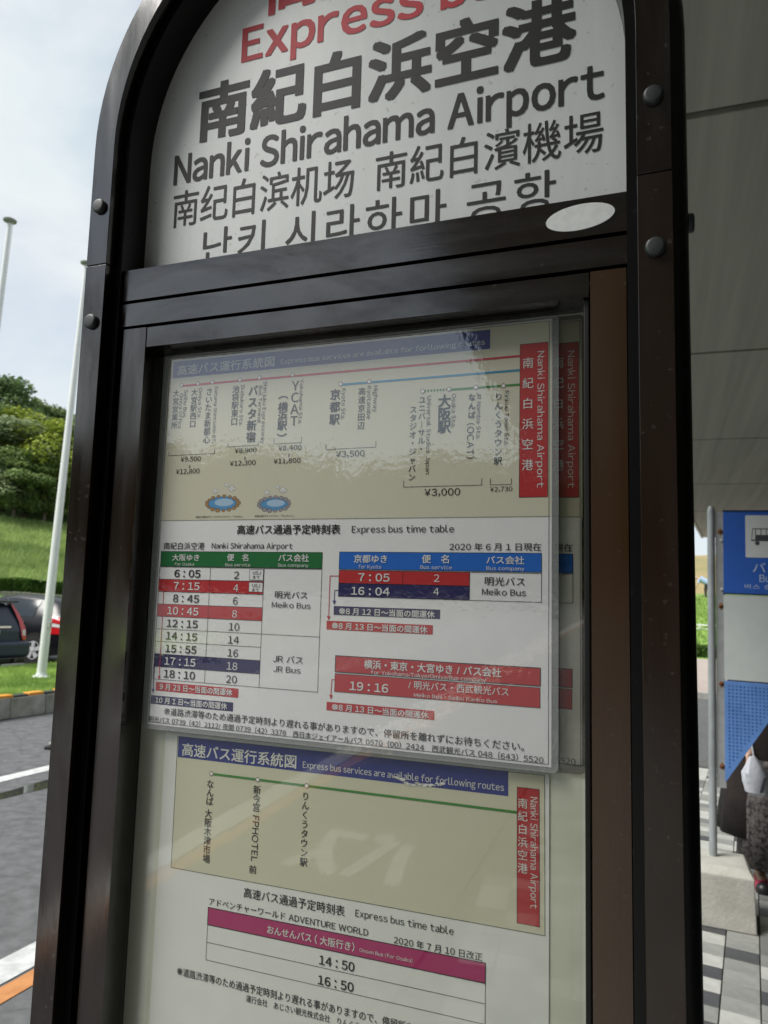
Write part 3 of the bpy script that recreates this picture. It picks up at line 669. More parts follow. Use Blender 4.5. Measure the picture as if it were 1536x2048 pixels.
# ------------------------------------------------------------------ the bus stop sign
BASE = (-0.3138, 0.05, -1.6)
bronze = mat('bronze_anodised_metal', (0.050, 0.030, 0.020), 0.13, ior=2.25, var=0.25, vscale=9, bump=0.035, bscale=240, rvar=0.07, stretch=(1, 1, 1))
def streaked(name, color, stretch, bump=0.10):
    m = mat(name, color, 0.15, specks=.10, ior=1.98, var=0.10, vscale=3, bump=bump, bscale=90, stretch=stretch, rvar=0.06, smudge=.5)
    return m
rail_m = streaked('brushed_bronze_rail', (0.011, 0.007, 0.0055), (0.35, 1, 9), 0.018)
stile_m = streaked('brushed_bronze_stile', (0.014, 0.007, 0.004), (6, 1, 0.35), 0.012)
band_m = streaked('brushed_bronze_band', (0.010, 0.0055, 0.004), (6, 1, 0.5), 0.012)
fband_m = mat('reflection_tinted_band', (0.019, 0.0095, 0.0055), 0.2, specks=.08, ior=1.7, var=0.12, vscale=3, bump=.012, bscale=90, stretch=(6, 1, .5), rvar=.06)  # right band: same bronze, with its brown reflection put into the base colour
fstile_m = mat('reflection_tinted_stile', (0.046, 0.023, 0.010), 0.2, specks=.08, ior=1.7, var=0.14, vscale=3, bump=.012, bscale=90, stretch=(6, 1, .4), rvar=.06)  # right stile: same bronze, browner reflection painted into the base colour
black_m = mat('black_body_metal', (0.003, 0.003, 0.0035), 0.3, specks=.05, ior=1.4, bump=0.02, bscale=100)
dark_m = mat('dark_case_lining', (0.006, 0.006, 0.006), 0.5)
bolt_m = mat('grey_bolt_metal', (0.020, 0.025, 0.027), 0.5, ior=1.6, var=0.3, vscale=200)
board_m = mat('white_enamel_board', (0.73, 0.755, 0.745), 0.35, specks=.35, var=0.035, vscale=5, bump=0.01, bscale=900, stretch=(7.0, 1, 0.6), detail=8)
back_m = mat('cream_back_panel', (0.78, 0.79, 0.69), 0.6, var=0.03, vscale=6)

sign = sign_thing('bus_stop_sign', 'tall dark bronze bus stop case with arched top and airport name board', 'bus stop sign', BASE)
RC, ZC, XC = 0.3138, 0.53, -0.3138
def arch(z0, z1=None, part='all', n=48):
    P = []
    if part in ('all', 'left'):
        za = z0; zb = ZC if z1 is None else z1
        P += [(XC - RC, za, -1, 0), (XC - RC, zb, -1, 0)]
    if part in ('all', 'top'):
        if part == 'top': P += [(XC - RC, z0, -1, 0)]
        for i in range(n + 1):
            t = math.pi - math.pi * i / n
            P.append((XC + RC * math.cos(t), ZC + RC * math.sin(t), math.cos(t), math.sin(t)))
        if part == 'top': P += [(XC + RC, z0, 1, 0)]
    if part in ('all', 'right'):
        P += [(XC + RC, ZC if z1 is None else z1, 1, 0), (XC + RC, z0, 1, 0)]
    Q = [P[0]]
    for p in P[1:]:
        if (Vector(p[:2]) - Vector(Q[-1][:2])).length > 1e-5: Q.append(p)
    return Q
body_sec = [(-0.0245, 0.016)] + [(0.0285 - 0.011 + 0.011 * math.sin(a), 0.016 + 0.011 - 0.011 * math.cos(a)) for a in [i * math.pi / 12 for i in range(7)]] + [(0.0285, 0.075)] + [(0.0285 - 0.011 + 0.011 * math.cos(a), 0.075 + 0.011 * math.sin(a)) for a in [i * math.pi / 12 for i in range(1, 7)]] + [(-0.0245, 0.086)]
link('arched_body', MB().sweep(arch(-1.6), body_sec).shift(BASE), black_m, sign, smooth=True)
bs = [(-0.0148, 0.0), (0.0148, 0.0), (0.0148, 0.0158), (-0.0148, 0.0158)]
link('trim_band', MB().sweep(arch(0.3812, part='top'), bs).shift(BASE), band_m, sign, smooth=True, bevel=0.0004)
for sd_ in ('left', 'right'):
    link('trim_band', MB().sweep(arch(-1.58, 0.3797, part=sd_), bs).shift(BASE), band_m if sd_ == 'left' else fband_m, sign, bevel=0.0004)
def bolt(c, ax):
    link('bolt', MB().lathe(c, ax, [(0.0088, 0), (0.0088, 0.0034), (0.0078, 0.0050), (0.0060, 0.0054)], 20).shift(BASE), bolt_m, sign, smooth=True, angle=50)
for xb in (XC - RC, XC + RC):
    for zb in (0.4535, 0.3095): bolt((xb, 0.0, zb), (0, -1, 0))
bolt((XC + RC + 0.0285, 0.035, 0.345), (1, 0, 0)); bolt((XC - RC - 0.0285, 0.035, 0.345), (-1, 0, 0))
# name board behind the arch
Ri = RC - 0.0245
pts = [(XC - Ri, 0.30), (XC + Ri, 0.30)] + [(XC + Ri * math.cos(t), ZC + Ri * math.sin(t)) for t in [i * math.pi / 40 for i in range(41)]]
nb = link('name_board', MB().poly_prism(pts, 0.0552, 0.060).shift(BASE), board_m, sign)
for c, mb in LAY_B.items():
    m2 = MB(); m2.v = [(x, y + 0.0552, z) for x, y, z in mb.v]; m2.f = mb.f; m2.m = mb.m; m2.shift(BASE)
    c = c.split('#')[0]
    o = link(NAMES[c], m2, mat('board_ink_' + c, INK['tkb'] if c == 'tk' else (0.55, 0.035, 0.05), 0.6), nb, fixn=False)
# rails, stiles and case
XL, XR = XC - Ri, XC + Ri
def bx(name, a, m, bev=0.0): return link(name, MB().box(*a).shift(BASE), m, sign, bevel=bev)
bx('rail', (XL, XR, 0.020, 0.0545, 0.3395, 0.3777), rail_m)
bx('rail', (XL, XR, 0.020, 0.050, 0.3075, 0.3352), rail_m)
bx('rail', (-0.5625, -0.0588, 0.020, 0.0545, 0.2795, 0.3032), rail_m)
bx('stile', (XL + .006, -0.5643, 0.020, 0.0545, -0.93, 0.3038), stile_m)
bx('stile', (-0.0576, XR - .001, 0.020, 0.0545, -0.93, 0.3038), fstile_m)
bx('rail', (XL, XR, 0.020, 0.0545, -0.975, -0.935), rail_m)
bx('case_back', (XL, XR, 0.062, 0.085, -0.98, 0.42), dark_m, 0)
bx('glazing_bead', (-0.0640, -0.0590, 0.024, 0.050, -0.93, 0.2790), dark_m, 0.001)
bx('back_panel', (-0.5643, -0.0588, 0.0556, 0.061, -0.93, 0.2790), back_m, 0)
# clear acrylic pane over the notices
pane_m = clear_film('clear_acrylic_pane', 1.48, 0.015, 0.06, 9, (0.98, 0.985, 0.975), dist=0.002)
o = link('acrylic_pane', MB().box(-0.5640, -0.0642, 0.0500, 0.0518, -0.93, 0.2790).shift(BASE), pane_m, sign)
# oval sticker on the top rail
ov = MB(); n = 36
ov.poly_prism([(-0.0668 + 0.0318 * math.cos(2 * math.pi * i / n), 0.3590 + 0.0128 * math.sin(2 * math.pi * i / n) + 0.0016 * math.cos(2 * math.pi * i / n)) for i in range(n)], 0.0192, 0.0199)
link('oval_sticker', ov.shift(BASE), mat('worn_white_sticker', (0.80, 0.82, 0.80), 0.5, var=0.06, vscale=120), sign)
# foot of the sign
bx('plinth', (-0.72, 0.09, -0.02, 0.15, -1.6, -1.55), mat('plinth_concrete', (0.32, 0.31, 0.29), 0.85, var=0.2, vscale=20, bump=0.2, bscale=80), 0.006)
bx('rail', (XL, XR, 0.03, 0.07, -1.30, -1.26), rail_m)

# ------------------------------------------------------------------ notices
paper_m = mat('white_notice_paper', (0.84, 0.85, 0.84), 0.6, var=0.02, vscale=30)
film_m = clear_film('laminate_film', 2.35, 0.02, 0.12, 14, (0.99, 0.99, 0.99), dist=0.002, fine=0.05)
rim_m = clear_film('laminate_border', 1.9, 0.06, 0.3, 40, (0.80, 0.83, 0.83), milk=0.16, dist=0.002)
film2_m = clear_film('old_laminate_film', 1.4, 0.05, 0.3, 14, (0.99, 0.99, 0.97), dist=0.002, fine=0.05)
film3_m = clear_film('shade_tinted_laminate_film', 1.7, 0.10, 0.3, 18, (0.64, 0.63, 0.60), dist=0.002, fine=0.08)  # grey tint paints the front timetable's shade onto the older copy
def rrect(x0, x1, z0, z1, r, n=6):
    P = []
    for cx, cz, a0 in ((x1 - r, z1 - r, 0), (x0 + r, z1 - r, 90), (x0 + r, z0 + r, 180), (x1 - r, z0 + r, 270)):
        for i in range(n + 1):
            a = R(a0 + 90 * i / n); P.append((cx + r * math.cos(a), cz + r * math.sin(a)))
    return P
def laminated(name, label, layers, y, sheet, pouch, film, thick, share=None, rim=None):
    base = ((pouch[0] + pouch[1]) / 2, y, pouch[2])
    t = sign_thing(name, label, 'notice', base)
    link('paper', MB().box(sheet[0], sheet[1], y, y + 0.0004, sheet[2], sheet[3]).shift(base), paper_m, t)
    if share is None: parts = build_print({c: m for c, m in layers.items()}, t, base)
    else:
        for p in share:
            q = p.copy(); col.objects.link(q); q.parent = t
        parts = share
    # film in front of the sheet, closed round the border with the back film
    P = rrect(pouch[0], pouch[1], pouch[2], pouch[3], 0.006)
    mb = MB(); n = len(P); Q = [(min(max(x, sheet[0] + .0005), sheet[1] - .0005), min(max(z, sheet[2] + .0005), sheet[3] - .0005)) for x, z in P]
    f = y - thick
    link('front_film', MB().add([(sheet[0], f, sheet[2]), (sheet[1], f, sheet[2]), (sheet[1], f, sheet[3]), (sheet[0], f, sheet[3])], [(0, 1, 2, 3)]).shift(base), film, t, fixn=False)
    ring = MB()
    v0 = [(x, f - .0001, z) for x, z in P]; v1 = [(x, f - .0001, z) for x, z in Q]; v2 = [(x, y + .0006, z) for x, z in P]; v3 = [(x, y + .0006, z) for x, z in Q]
    fs = [(i, (i + 1) % n, n + (i + 1) % n, n + i) for i in range(n)] + [(i, 2 * n + i, 2 * n + (i + 1) % n, (i + 1) % n) for i in range(n)] + [(2 * n + i, 3 * n + i, 3 * n + (i + 1) % n, 2 * n + (i + 1) % n) for i in range(n)]
    ring.add(v0 + v1 + v2 + v3, fs).shift(base)
    link('plastic_border', ring, rim or rim_m, t, fixn=False)
    return t, parts
t1, parts1 = laminated('laminated_timetable', 'new laminated express bus timetable taped on the front of the acrylic pane', LAY_T, 0.0462, (-0.5489, -0.0960, -0.1562, 0.2722), (-0.5555, -0.0896, -0.1612, 0.2752), film_m, 0.0009)
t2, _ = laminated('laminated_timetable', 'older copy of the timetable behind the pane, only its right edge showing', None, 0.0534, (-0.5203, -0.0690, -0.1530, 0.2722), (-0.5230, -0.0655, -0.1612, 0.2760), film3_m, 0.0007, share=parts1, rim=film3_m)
t3, _ = laminated('laminated_notice', 'lower notice with green route line and pink heading, torn blue banner, behind the pane', LAY_N, 0.0544, (-0.5290, -0.0990, -0.575, -0.1640), (-0.5335, -0.0700, -0.580, -0.1625), film2_m, 0.0008, rim=film2_m)
# ------------------------------------------------------------------ ground, road, pavement
asphalt = mat('grey_asphalt', cracks=.22, color=(0.108, 0.111, 0.114), rough=0.82, var=0.24, vscale=9.0, bump=0.5, bscale=160, detail=14)
concrete = mat('weathered_concrete', (0.36, 0.355, 0.33), 0.85, var=0.22, vscale=7, bump=0.3, bscale=70, detail=10)
ROAD_Z = -0.12
def struct(name, mb, m, **k): return tag(link(name, mb, m, None, **k), kind='structure')
struct('ground', MB().add([(-400, -400, ROAD_Z - .03), (400, -400, ROAD_Z - .03), (400, 400, ROAD_Z - .03), (-400, 400, ROAD_Z - .03)], [(0, 1, 2, 3)]), mat('dull_earth', (0.16, 0.15, 0.11), 0.9, var=0.3, vscale=0.3))
struct('road', MB().add([(-8.04, -70, ROAD_Z), (60, -70, ROAD_Z), (60, 70, ROAD_Z), (-8.04, 70, ROAD_Z)], [(0, 1, 2, 3)]), asphalt)
wpaint = mat('worn_white_road_paint', (0.42, 0.43, 0.42), 0.6, col2=(0.60, 0.61, 0.60), vscale=14, bump=0.15, bscale=120, detail=10)
opaint = mat('worn_orange_road_paint', (0.40, 0.16, 0.05), 0.6, col2=(0.52, 0.23, 0.08), vscale=12, bump=0.15, bscale=120, detail=10)
def strip(x0, x1, y0, y1, z): return MB().add([(x0, y0, z), (x1, y0, z), (x1, y1, z), (x0, y1, z)], [(0, 1, 2, 3)])
struct('lane_marking', strip(-2.87, -2.69, -40, 40, ROAD_Z + .004), wpaint)
struct('lane_marking', strip(-2.67, -2.565, -40, 40, ROAD_Z + .004), opaint)
struct('lane_marking', strip(-5.645, -5.49, -40, 60, ROAD_Z + .004), wpaint)
# the word painted on the bus bay behind the lens, seen mirrored in the pane
vs, fs = glyphs('バス', 2.5); x0, x1, y0, y1 = ext(vs)
bw = MB()
for ox, oy, li in [(0, 0, 0), (.022, .022, .0004), (-.022, .022, .0008), (.022, -.022, .0012), (-.022, -.022, .0016)]: bw.add([(ox - 1.38 - (a - x0) / (x1 - x0) * 0.70, oy - 2.55 - (b - y0) / (y1 - y0) * 0.75, ROAD_Z + .004 + li) for a, b in vs], fs)
struct('painted_word', bw, wpaint, fixn=False)
# shallow puddle beside the centre line
rnd = random.Random(3); P = []
for i in range(40):
    t = 2 * math.pi * i / 40; k = 1 + 0.18 * math.sin(3 * t + 1) + 0.10 * math.sin(7 * t)
    P.append((-5.13 + 0.10 * k * math.cos(t), 5.15 + 1.0 * k * math.sin(t), ROAD_Z + .003))
struct('puddle', MB().add(P, [tuple(range(40))]), mat('still_water_on_asphalt', (0.03, 0.032, 0.034), 0.03, ior=1.5), fixn=False)

# kerb stones of the island, each 0.6 m, and the orange and black marker strips along their top
kerb = struct('kerb', MB().box(-8.22, -8.09, -12, 45, ROAD_Z, 0.10), concrete)
kst = None
for i in range(34):
    y = 2.2 + i * 0.6
    if kst is None:
        kst = link('kerb_stone', MB().add([(-8.22, 0, 0), (-8.04, 0, 0), (-8.04, .592, 0), (-8.22, .592, 0), (-8.22, 0, .27), (-8.065, 0, .27), (-8.065, .592, .27), (-8.22, .592, .27)],
              [(0,3,2,1),(4,5,6,7),(0,1,5,4),(1,2,6,5),(2,3,7,6),(3,0,4,7)]), mat('kerb_concrete', (0.38, 0.37, 0.33), 0.9, col2=(0.22, 0.21, 0.17), vscale=5, bump=0.35, bscale=60, detail=12, rand=0.12), kerb, bevel=0.012)
        o = kst
    else: o = kst.copy(); col.objects.link(o)
    o.location = (random.uniform(-.004, .004), y, ROAD_Z + random.uniform(-.004, .004))
om = mat('orange_marker_plastic', (0.72, 0.30, 0.03), 0.5, var=0.12, vscale=8); km = mat('black_marker_plastic', (0.02, 0.025, 0.022), 0.5)
ms = {}
for i in range(60):
    k = i % 2
    if k not in ms:
        ms[k] = link('kerb_marker', MB().box(-8.20, -8.075, 0, .252, 0, .045 if k == 0 else .03), (om, km)[k], kerb, bevel=0.01); o = ms[k]
    else: o = ms[k].copy(); col.objects.link(o)
    o.location = (0, 3.2 + i * 0.262, 0.145)

# lawn of the island with real blades
grass_m = mat('fresh_lawn_green', (0.108, 0.195, 0.040), 0.8, col2=(0.290, 0.404, 0.092), vscale=1.3, detail=12, bump=0.6, bscale=25)
blade_m = mat('grass_blade', (0.156, 0.273, 0.053), 0.6, leaf=.35, col2=(0.399, 0.547, 0.132), vscale=1.6, detail=8)
struct('lawn', MB().box(-11.4, -8.215, -12, 45, ROAD_Z, 0.125), grass_m)
def blades(name, n, area, h, w, zf, label, seed=1, m=None):
    rnd = random.Random(seed); v = []; f = []
    for i in range(n):
        x, y = area(rnd); z = zf(x, y); a = rnd.uniform(0, math.pi); hh = h * rnd.uniform(.4, 1.15); ww = w * rnd.uniform(.6, 1.2)
        lx, ly = rnd.gauss(0, hh * .4), rnd.gauss(0, hh * .4); dx, dy = math.cos(a) * ww, math.sin(a) * ww
        k = len(v); v += [(x - dx, y - dy, z), (x + dx, y + dy, z), (x + lx, y + ly, z + hh)]; f.append((k, k + 1, k + 2))
    mb = MB(); mb.v = v; mb.f = f; mb.m = [0] * len(f)
    o = link(name, mb, m or blade_m, None, fixn=False)
    return tag(o, label, 'grass', None, 'stuff')
blades('grass', 60000, lambda r: (r.uniform(-11.4, -8.23), r.uniform(5.5, 14.5)), 0.085, 0.006, lambda x, y: 0.12, 'short bright grass on the island behind the kerb', 2)
# parking area behind the lawn
struct('car_park', MB().add([(-40, -40, -0.02), (-11.4, -40, -0.02), (-11.4, 45, -0.02), (-40, 45, -0.02)], [(0, 1, 2, 3)]), asphalt)
struct('kerb_strip', MB().box(-11.52, -11.4, -12, 45, ROAD_Z, 0.13), concrete)

# pavement: small square setts, each laid on its own
rot = Matrix.Rotation(-R(6.0), 3, 'Z')
TX, TY = 0.156, 0.1357
pave = struct('pavement', MB().add([(-0.95, -14, -.012), (9, -14, -.012), (9, 9.6, -.012), (-0.95, 9.6, -.012)], [(0, 1, 2, 3)]).box(-1.07, -0.95, -14, 9.6, ROAD_Z, 0.004), mat('joint_mortar', (0.11, 0.105, 0.095), 0.95, var=0.2, vscale=10))
cols = [((0.40, 0.405, 0.38), 'white'), ((0.235, 0.24, 0.225), 'light'), ((0.062, 0.064, 0.068), 'dark'), ((0.16, 0.163, 0.158), 'mid')]
tmats = [mat('sett_' + n, c, 0.7, var=0.14, vscale=9, bump=0.12, bscale=150, rand=0.10, detail=9) for c, n in cols]
known = {0: [2, 0, 1, 0, 2, 0, 2, 1], 1: [1, 1, 2, 1, 1, 1, 1, 0], 2: [3, 3, 1, 0, 1, 2, 1, 1]}
def tcol(i, j):
    k = int(math.floor((4.494 - (j + .5) * TY - 3.5) / TY))
    jj = 7 - j if 0 <= j < 8 else None
    r = random.Random(i * 911 + j * 37).random()
    if i in known and jj is not None: return known[i][jj]
    return 0 if r < .30 else (1 if r < .68 else (2 if r < .84 else 3))
OX, OY = 0.222, 3.50
tm = {}
stuff = MB(); nt_ = 0
for i in range(-10, 40):
    for j in range(-100, 46):
        p = rot @ Vector(((i - 1) * TX, 0, 0)); q = rot @ Vector((0, j * TY, 0))
        cx, cy = OX + p.x + q.x, OY + p.y + q.y
        if cx < -0.9 or cx > 4.6 or cy < -9 or cy > 9.3: continue
        if 0.05 < cx < 0.46 and 4.56 < cy < 4.80: continue
        c = tcol(i, j); dz = random.Random(i * 7 + j).uniform(-.0015, .0015)
        near = 0 <= i <= 6 and 0 - 5 <= j <= 36
        if near and nt_ < 290:
            nt_ += 1
            if c not in tm:
                o = tm[c] = link('tile', MB().box(.0025, TX - .0025, .0025, TY - .0025, -.012, 0), tmats[c], pave, bevel=.002, seg=1)
            else: o = tm[c].copy(); col.objects.link(o)
            o.location = (cx, cy, dz); o.rotation_euler = (0, 0, -R(6.0))
        else:
            a = [Vector((u, v, 0)) for u, v in ((.0025, .0025), (TX - .0025, .0025), (TX - .0025, TY - .0025), (.0025, TY - .0025))]
            vv = [rot @ k_ for k_ in a]; V = [(cx + k_.x, cy + k_.y, dz) for k_ in vv] + [(cx + k_.x, cy + k_.y, -.012) for k_ in vv]
            stuff.add(V, [(0, 1, 2, 3), (0, 4, 5, 1), (1, 5, 6, 2), (2, 6, 7, 3), (3, 7, 4, 0)], c)
o = link('tile', stuff, tmats, pave, fixn=False); o['kind'] = 'stuff'
# reddish footway beyond the road
struct('footway', MB().box(-4, 14, 19, 37, ROAD_Z, 0.0), mat('faded_pink_paving', (0.36, 0.30, 0.27), 0.85, var=0.1, vscale=2, bump=.2, bscale=40))
struct('kerb_edge', MB().box(-4, 14, 18.8, 18.99, ROAD_Z, 0.02), concrete)

# ------------------------------------------------------------------ hill round the car park
PL_ = [(20, -.3), (26, -.1), (27, .05), (31.3, 1.15), (32, 1.22), (32.9, 1.40), (34, 1.55), (50, 5.5), (70, 10), (110, 13), (160, 10)]
PR_ = [(20, -.6), (37.3, -.3), (37.6, .05), (39, .35), (42, 1.15), (50, 3.5), (56, 3.5), (80, 3.2), (110, 3), (160, 2)]
def prof(P, r):
    if r <= P[0][0]: return P[0][1]
    for (a, b), (c, d) in zip(P, P[1:]):
        if r <= c: return lerp(b, d, (r - a) / (c - a))
    return P[-1][1]
def hill_z(x, y):
    r = math.hypot(x, y); az = math.degrees(math.atan2(x, y)); w = sstep(-28, -8, az)
    n = noise.noise(Vector((x * .09, y * .09, 0))) * min(1, max(0, (r - 34) / 10)) * 0.9
    return lerp(prof(PL_, r), prof(PR_, r), w) + n * 0.6
rs = [20, 24, 26, 27, 29, 31, 31.6, 32.4, 33, 34, 36, 38, 40, 42, 44, 46, 48, 50, 53, 56, 60, 65, 70, 80, 95, 110, 135, 160]
azs = [a * 2.5 for a in range(-44, 17)]
hm = MB(); v = []; f = []
for r in rs:
    for a in azs: x, y = r * math.sin(R(a)), r * math.cos(R(a)); v.append((x, y, hill_z(x, y)))
n = len(azs)
for i in range(len(rs) - 1):
    for j in range(n - 1): f.append((i * n + j, i * n + j + 1, (i + 1) * n + j + 1, (i + 1) * n + j))
hm.add(v, f)
slope_m = mat('rough_slope_grass', (0.132, 0.230, 0.050), 0.9, col2=(0.275, 0.432, 0.100), vscale=0.28, detail=14, bump=0.9, bscale=3.0)
struct('hill', hm, slope_m, smooth=True)
def polar(r, r0, r1, a0, a1):
    rr = r.uniform(r0, r1); a = R(r.uniform(a0, a1)); return rr * math.sin(a), rr * math.cos(a)
blades('slope_grass', 60000, lambda r: polar(r, 33.2, 49.5, -56, -38), 0.38, 0.05, hill_z, 'long loose grass on the slope above the hedge', 5, mat('slope_blade', (0.172, 0.257, 0.075), 0.8, leaf=.35, col2=(0.399, 0.512, 0.176), vscale=0.35, detail=10))
blades('roadside_grass', 14000, lambda r: polar(r, 26.5, 31.5, -56, -38), 0.16, 0.03, hill_z, 'bright mown grass in front of the low stone wall', 6)
blades('bank_grass', 16000, lambda r: polar(r, 38, 50, -3, 9), 0.2, 0.03, hill_z, 'grass on the far bank beyond the white rail', 8)
# dry tan hillside far beyond the bank
th = MB(); v = []; f = []
for i in range(9):
    for j in range(25):
        a = R(-12 + j * 1.6); r = 57 + i * 5; z = 2.6 + 6.0 * math.sin(min(1, i / 6) * math.pi / 2) + noise.noise(Vector((j * .5, i * .7, 3))) * .9
        v.append((r * math.sin(a), r * math.cos(a), z))
for i in range(8):
    for j in range(24): f.append((i * 25 + j, i * 25 + j + 1, (i + 1) * 25 + j + 1, (i + 1) * 25 + j))
th.add(v, f)
struct('far_hill', th, mat('dry_tan_hillside', (0.33, 0.25, 0.12), 0.95, col2=(0.20, 0.19, 0.08), vscale=.12, detail=12), smooth=True)

# low stone wall and clipped hedge at the foot of the slope
wall = thing('low_stone_wall', 'low grey stone retaining wall under the clipped hedge', 'wall', (32.4 * math.sin(R(-46)), 32.4 * math.cos(R(-46)), 1.0))
wl = wall.location
stm = mat('grey_wall_stone', (0.34, 0.325, 0.29), 0.9, col2=(0.20, 0.19, 0.16), vscale=2.5, bump=.5, bscale=20, rand=0.25)
st0 = None
for i in range(60):
    a = -62 + i * 0.62
    x, y = 32.4 * math.sin(R(a)), 32.4 * math.cos(R(a))
    if st0 is None: o = st0 = link('stone', MB().box(-.165, .165, -.12, .12, -.30, .0), stm, wall, bevel=.02)
    else: o = st0.copy(); col.objects.link(o)
    o.location = (x - wl.x, y - wl.y, 1.44 - wl.z + random.uniform(-.02, .02)); o.rotation_euler = (0, 0, -R(a) + random.uniform(-.04, .04))
leaf_m = mat('hedge_leaf', (0.038, 0.101, 0.014), 0.6, leaf=.35, col2=(0.115, 0.209, 0.030), vscale=1.2, detail=8)
def leafbox(name, n, fn, size, m, parent, seed, loc):
    rnd = random.Random(seed); v = []; f = []
    for i in range(n):
        p = fn(rnd); s_ = size * rnd.uniform(.6, 1.3); a = Vector((rnd.gauss(0, 1), rnd.gauss(0, 1), rnd.gauss(0, 1))).normalized(); b = a.orthogonal().normalized(); c = a.cross(b)
        k = len(v); p = Vector(p) - Vector(loc)
        v += [tuple(p + b * s_), tuple(p + c * s_ * .6), tuple(p - b * s_), tuple(p - c * s_ * .6)]; f.append((k, k + 1, k + 2, k + 3))
    mb = MB(); mb.v = v; mb.f = f; mb.m = [0] * n
    return link(name, mb, m, parent, fixn=False)
def hedge(label, r0, r1, a0, a1, z0, z1, n, seed):
    am = (a0 + a1) / 2; loc = (r0 * math.sin(R(am)), r0 * math.cos(R(am)), z0)
    t = thing('hedge', label, 'hedge', loc)
    def fn(r):
        a = R(r.uniform(a0, a1)); k = r.random(); rr = r.uniform(r0, r1); z = r.uniform(z0, z1)
        if k < .45: rr = r0 + abs(r.gauss(0, .05))
        elif k < .8: z = z1 - abs(r.gauss(0, .05))
        return rr * math.sin(a), rr * math.cos(a), z + .04 * math.sin(a * 90)
    leafbox('foliage', n, fn, 0.075, leaf_m, t, seed, loc)
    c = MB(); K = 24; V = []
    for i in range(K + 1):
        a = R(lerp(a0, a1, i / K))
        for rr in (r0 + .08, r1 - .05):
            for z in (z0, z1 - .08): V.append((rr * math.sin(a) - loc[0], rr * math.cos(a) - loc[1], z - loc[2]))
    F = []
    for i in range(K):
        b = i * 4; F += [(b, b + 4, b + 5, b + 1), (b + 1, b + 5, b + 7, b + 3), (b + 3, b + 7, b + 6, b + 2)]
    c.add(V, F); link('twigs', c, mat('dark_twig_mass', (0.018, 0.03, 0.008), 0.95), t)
hedge('long clipped green hedge above the low stone wall', 32.8, 33.6, -60, -30, 1.35, 1.95, 42000, 11)
hedge('low dark green hedge along the far kerb beyond the pink footway', 37.6, 38.5, -4, 10, -.05, .62, 9000, 12)
# white rail on the far bank
fz = thing('white_rail_fence', 'low white rail fence on the far grassy bank', 'fence', (42.3 * math.sin(R(3)), 42.3 * math.cos(R(3)), 1.1))
wm = mat('white_rail_paint', (0.75, 0.76, 0.74), 0.5)
for i in range(15):
    a = R(-3 + i * .8); x, y = 42.3 * math.sin(a) - fz.location.x, 42.3 * math.cos(a) - fz.location.y
    link('post', MB().box(x - .04, x + .04, y - .04, y + .04, -.2, .50), wm, fz)
for z in (.22, .42):
    rb = MB()
    for i in range(14):
        a, b = R(-3 + i * .8), R(-2.2 + i * .8)
        rb.cyl((42.3 * math.sin(a) - fz.location.x, 42.3 * math.cos(a) - fz.location.y, z), (42.3 * math.sin(b) - fz.location.x, 42.3 * math.cos(b) - fz.location.y, z), .035, n=6)
    link('rail', rb, wm, fz)

# ------------------------------------------------------------------ trees
bark = mat('grey_bark', (0.12, 0.10, 0.075), 0.9, var=.3, vscale=6, bump=.6, bscale=20)
def crown(seed, n, w, h, layers, leaf, lsize):
    rnd = random.Random(seed); cl = []
    for i in range(layers):
        t = (i + .5) / layers; a = rnd.uniform(0, 2 * math.pi); rad = w * (math.sin(math.pi * min(1, .18 + t * .78)) ** .7)
        for k in range(4):
            a += 2 * math.pi / 4 + rnd.uniform(-.5, .5); d = rad * rnd.uniform(.25, .95)
            cl.append((d * math.cos(a), d * math.sin(a), h * (.18 + .82 * t) + rnd.uniform(-.3, .3), rnd.uniform(.9, 1.7) * w * .30, rnd.uniform(.6, 1.1) * w * .26))
    cl.append((0, 0, h * .98, w * .35, w * .22))
    v = []; f = []
    for i in range(n):
        c = cl[rnd.randrange(len(cl))]
        d = Vector((rnd.gauss(0, 1), rnd.gauss(0, 1), rnd.gauss(0, 1))).normalized() * (rnd.random() ** .35)
        p = Vector((c[0] + d.x * c[3], c[1] + d.y * c[3], c[2] + d.z * c[4] + noise.noise(Vector((d.x * 2 + i % 7, d.y * 2, 0))) * .15))
        a = Vector((rnd.gauss(0, .6), rnd.gauss(0, .6), 1)).normalized(); b = a.orthogonal().normalized(); b = Matrix.Rotation(rnd.uniform(0, 6.28), 3, a) @ b; e = a.cross(b)
        s_ = lsize * rnd.uniform(.55, 1.4); k = len(v)
        v += [tuple(p + b * s_), tuple(p + e * s_ * .55), tuple(p - b * s_), tuple(p - e * s_ * .55)]; f.append((k, k + 1, k + 2, k + 3))
    mb = MB(); mb.v = v; mb.f = f; mb.m = [0] * len(f)
    t = MB(); t.cyl((0, 0, -1.2), (.1, .05, h * .45), .20, .12, 9); t.cyl((.1, .05, h * .45), (0, 0, h * .9), .12, .03, 7)
    for c in cl[::2]: t.cyl((.05, 0, c[2] * .45), (c[0] * .8, c[1] * .8, c[2]), .07, .02, 5, caps=False)
    return mb, t
greens = {
 'dark': mat('dark_evergreen_leaf', (0.069, 0.114, 0.047), .65, leaf=.35, col2=(0.190, 0.276, 0.108), vscale=.5, detail=6, rand=.25),
 'mid': mat('mid_green_leaf', (0.126, 0.190, 0.066), .65, leaf=.35, col2=(0.306, 0.397, 0.146), vscale=.5, detail=6, rand=.25),
 'lime': mat('yellow_green_leaf', (0.190, 0.260, 0.035), .65, leaf=.35, col2=(0.380, 0.450, 0.080), vscale=.6, detail=6, rand=.15),
 'grey': mat('grey_green_leaf', (0.169, 0.215, 0.111), .65, leaf=.35, col2=(0.338, 0.390, 0.221), vscale=.5, detail=6, rand=.15)}
protos = {}
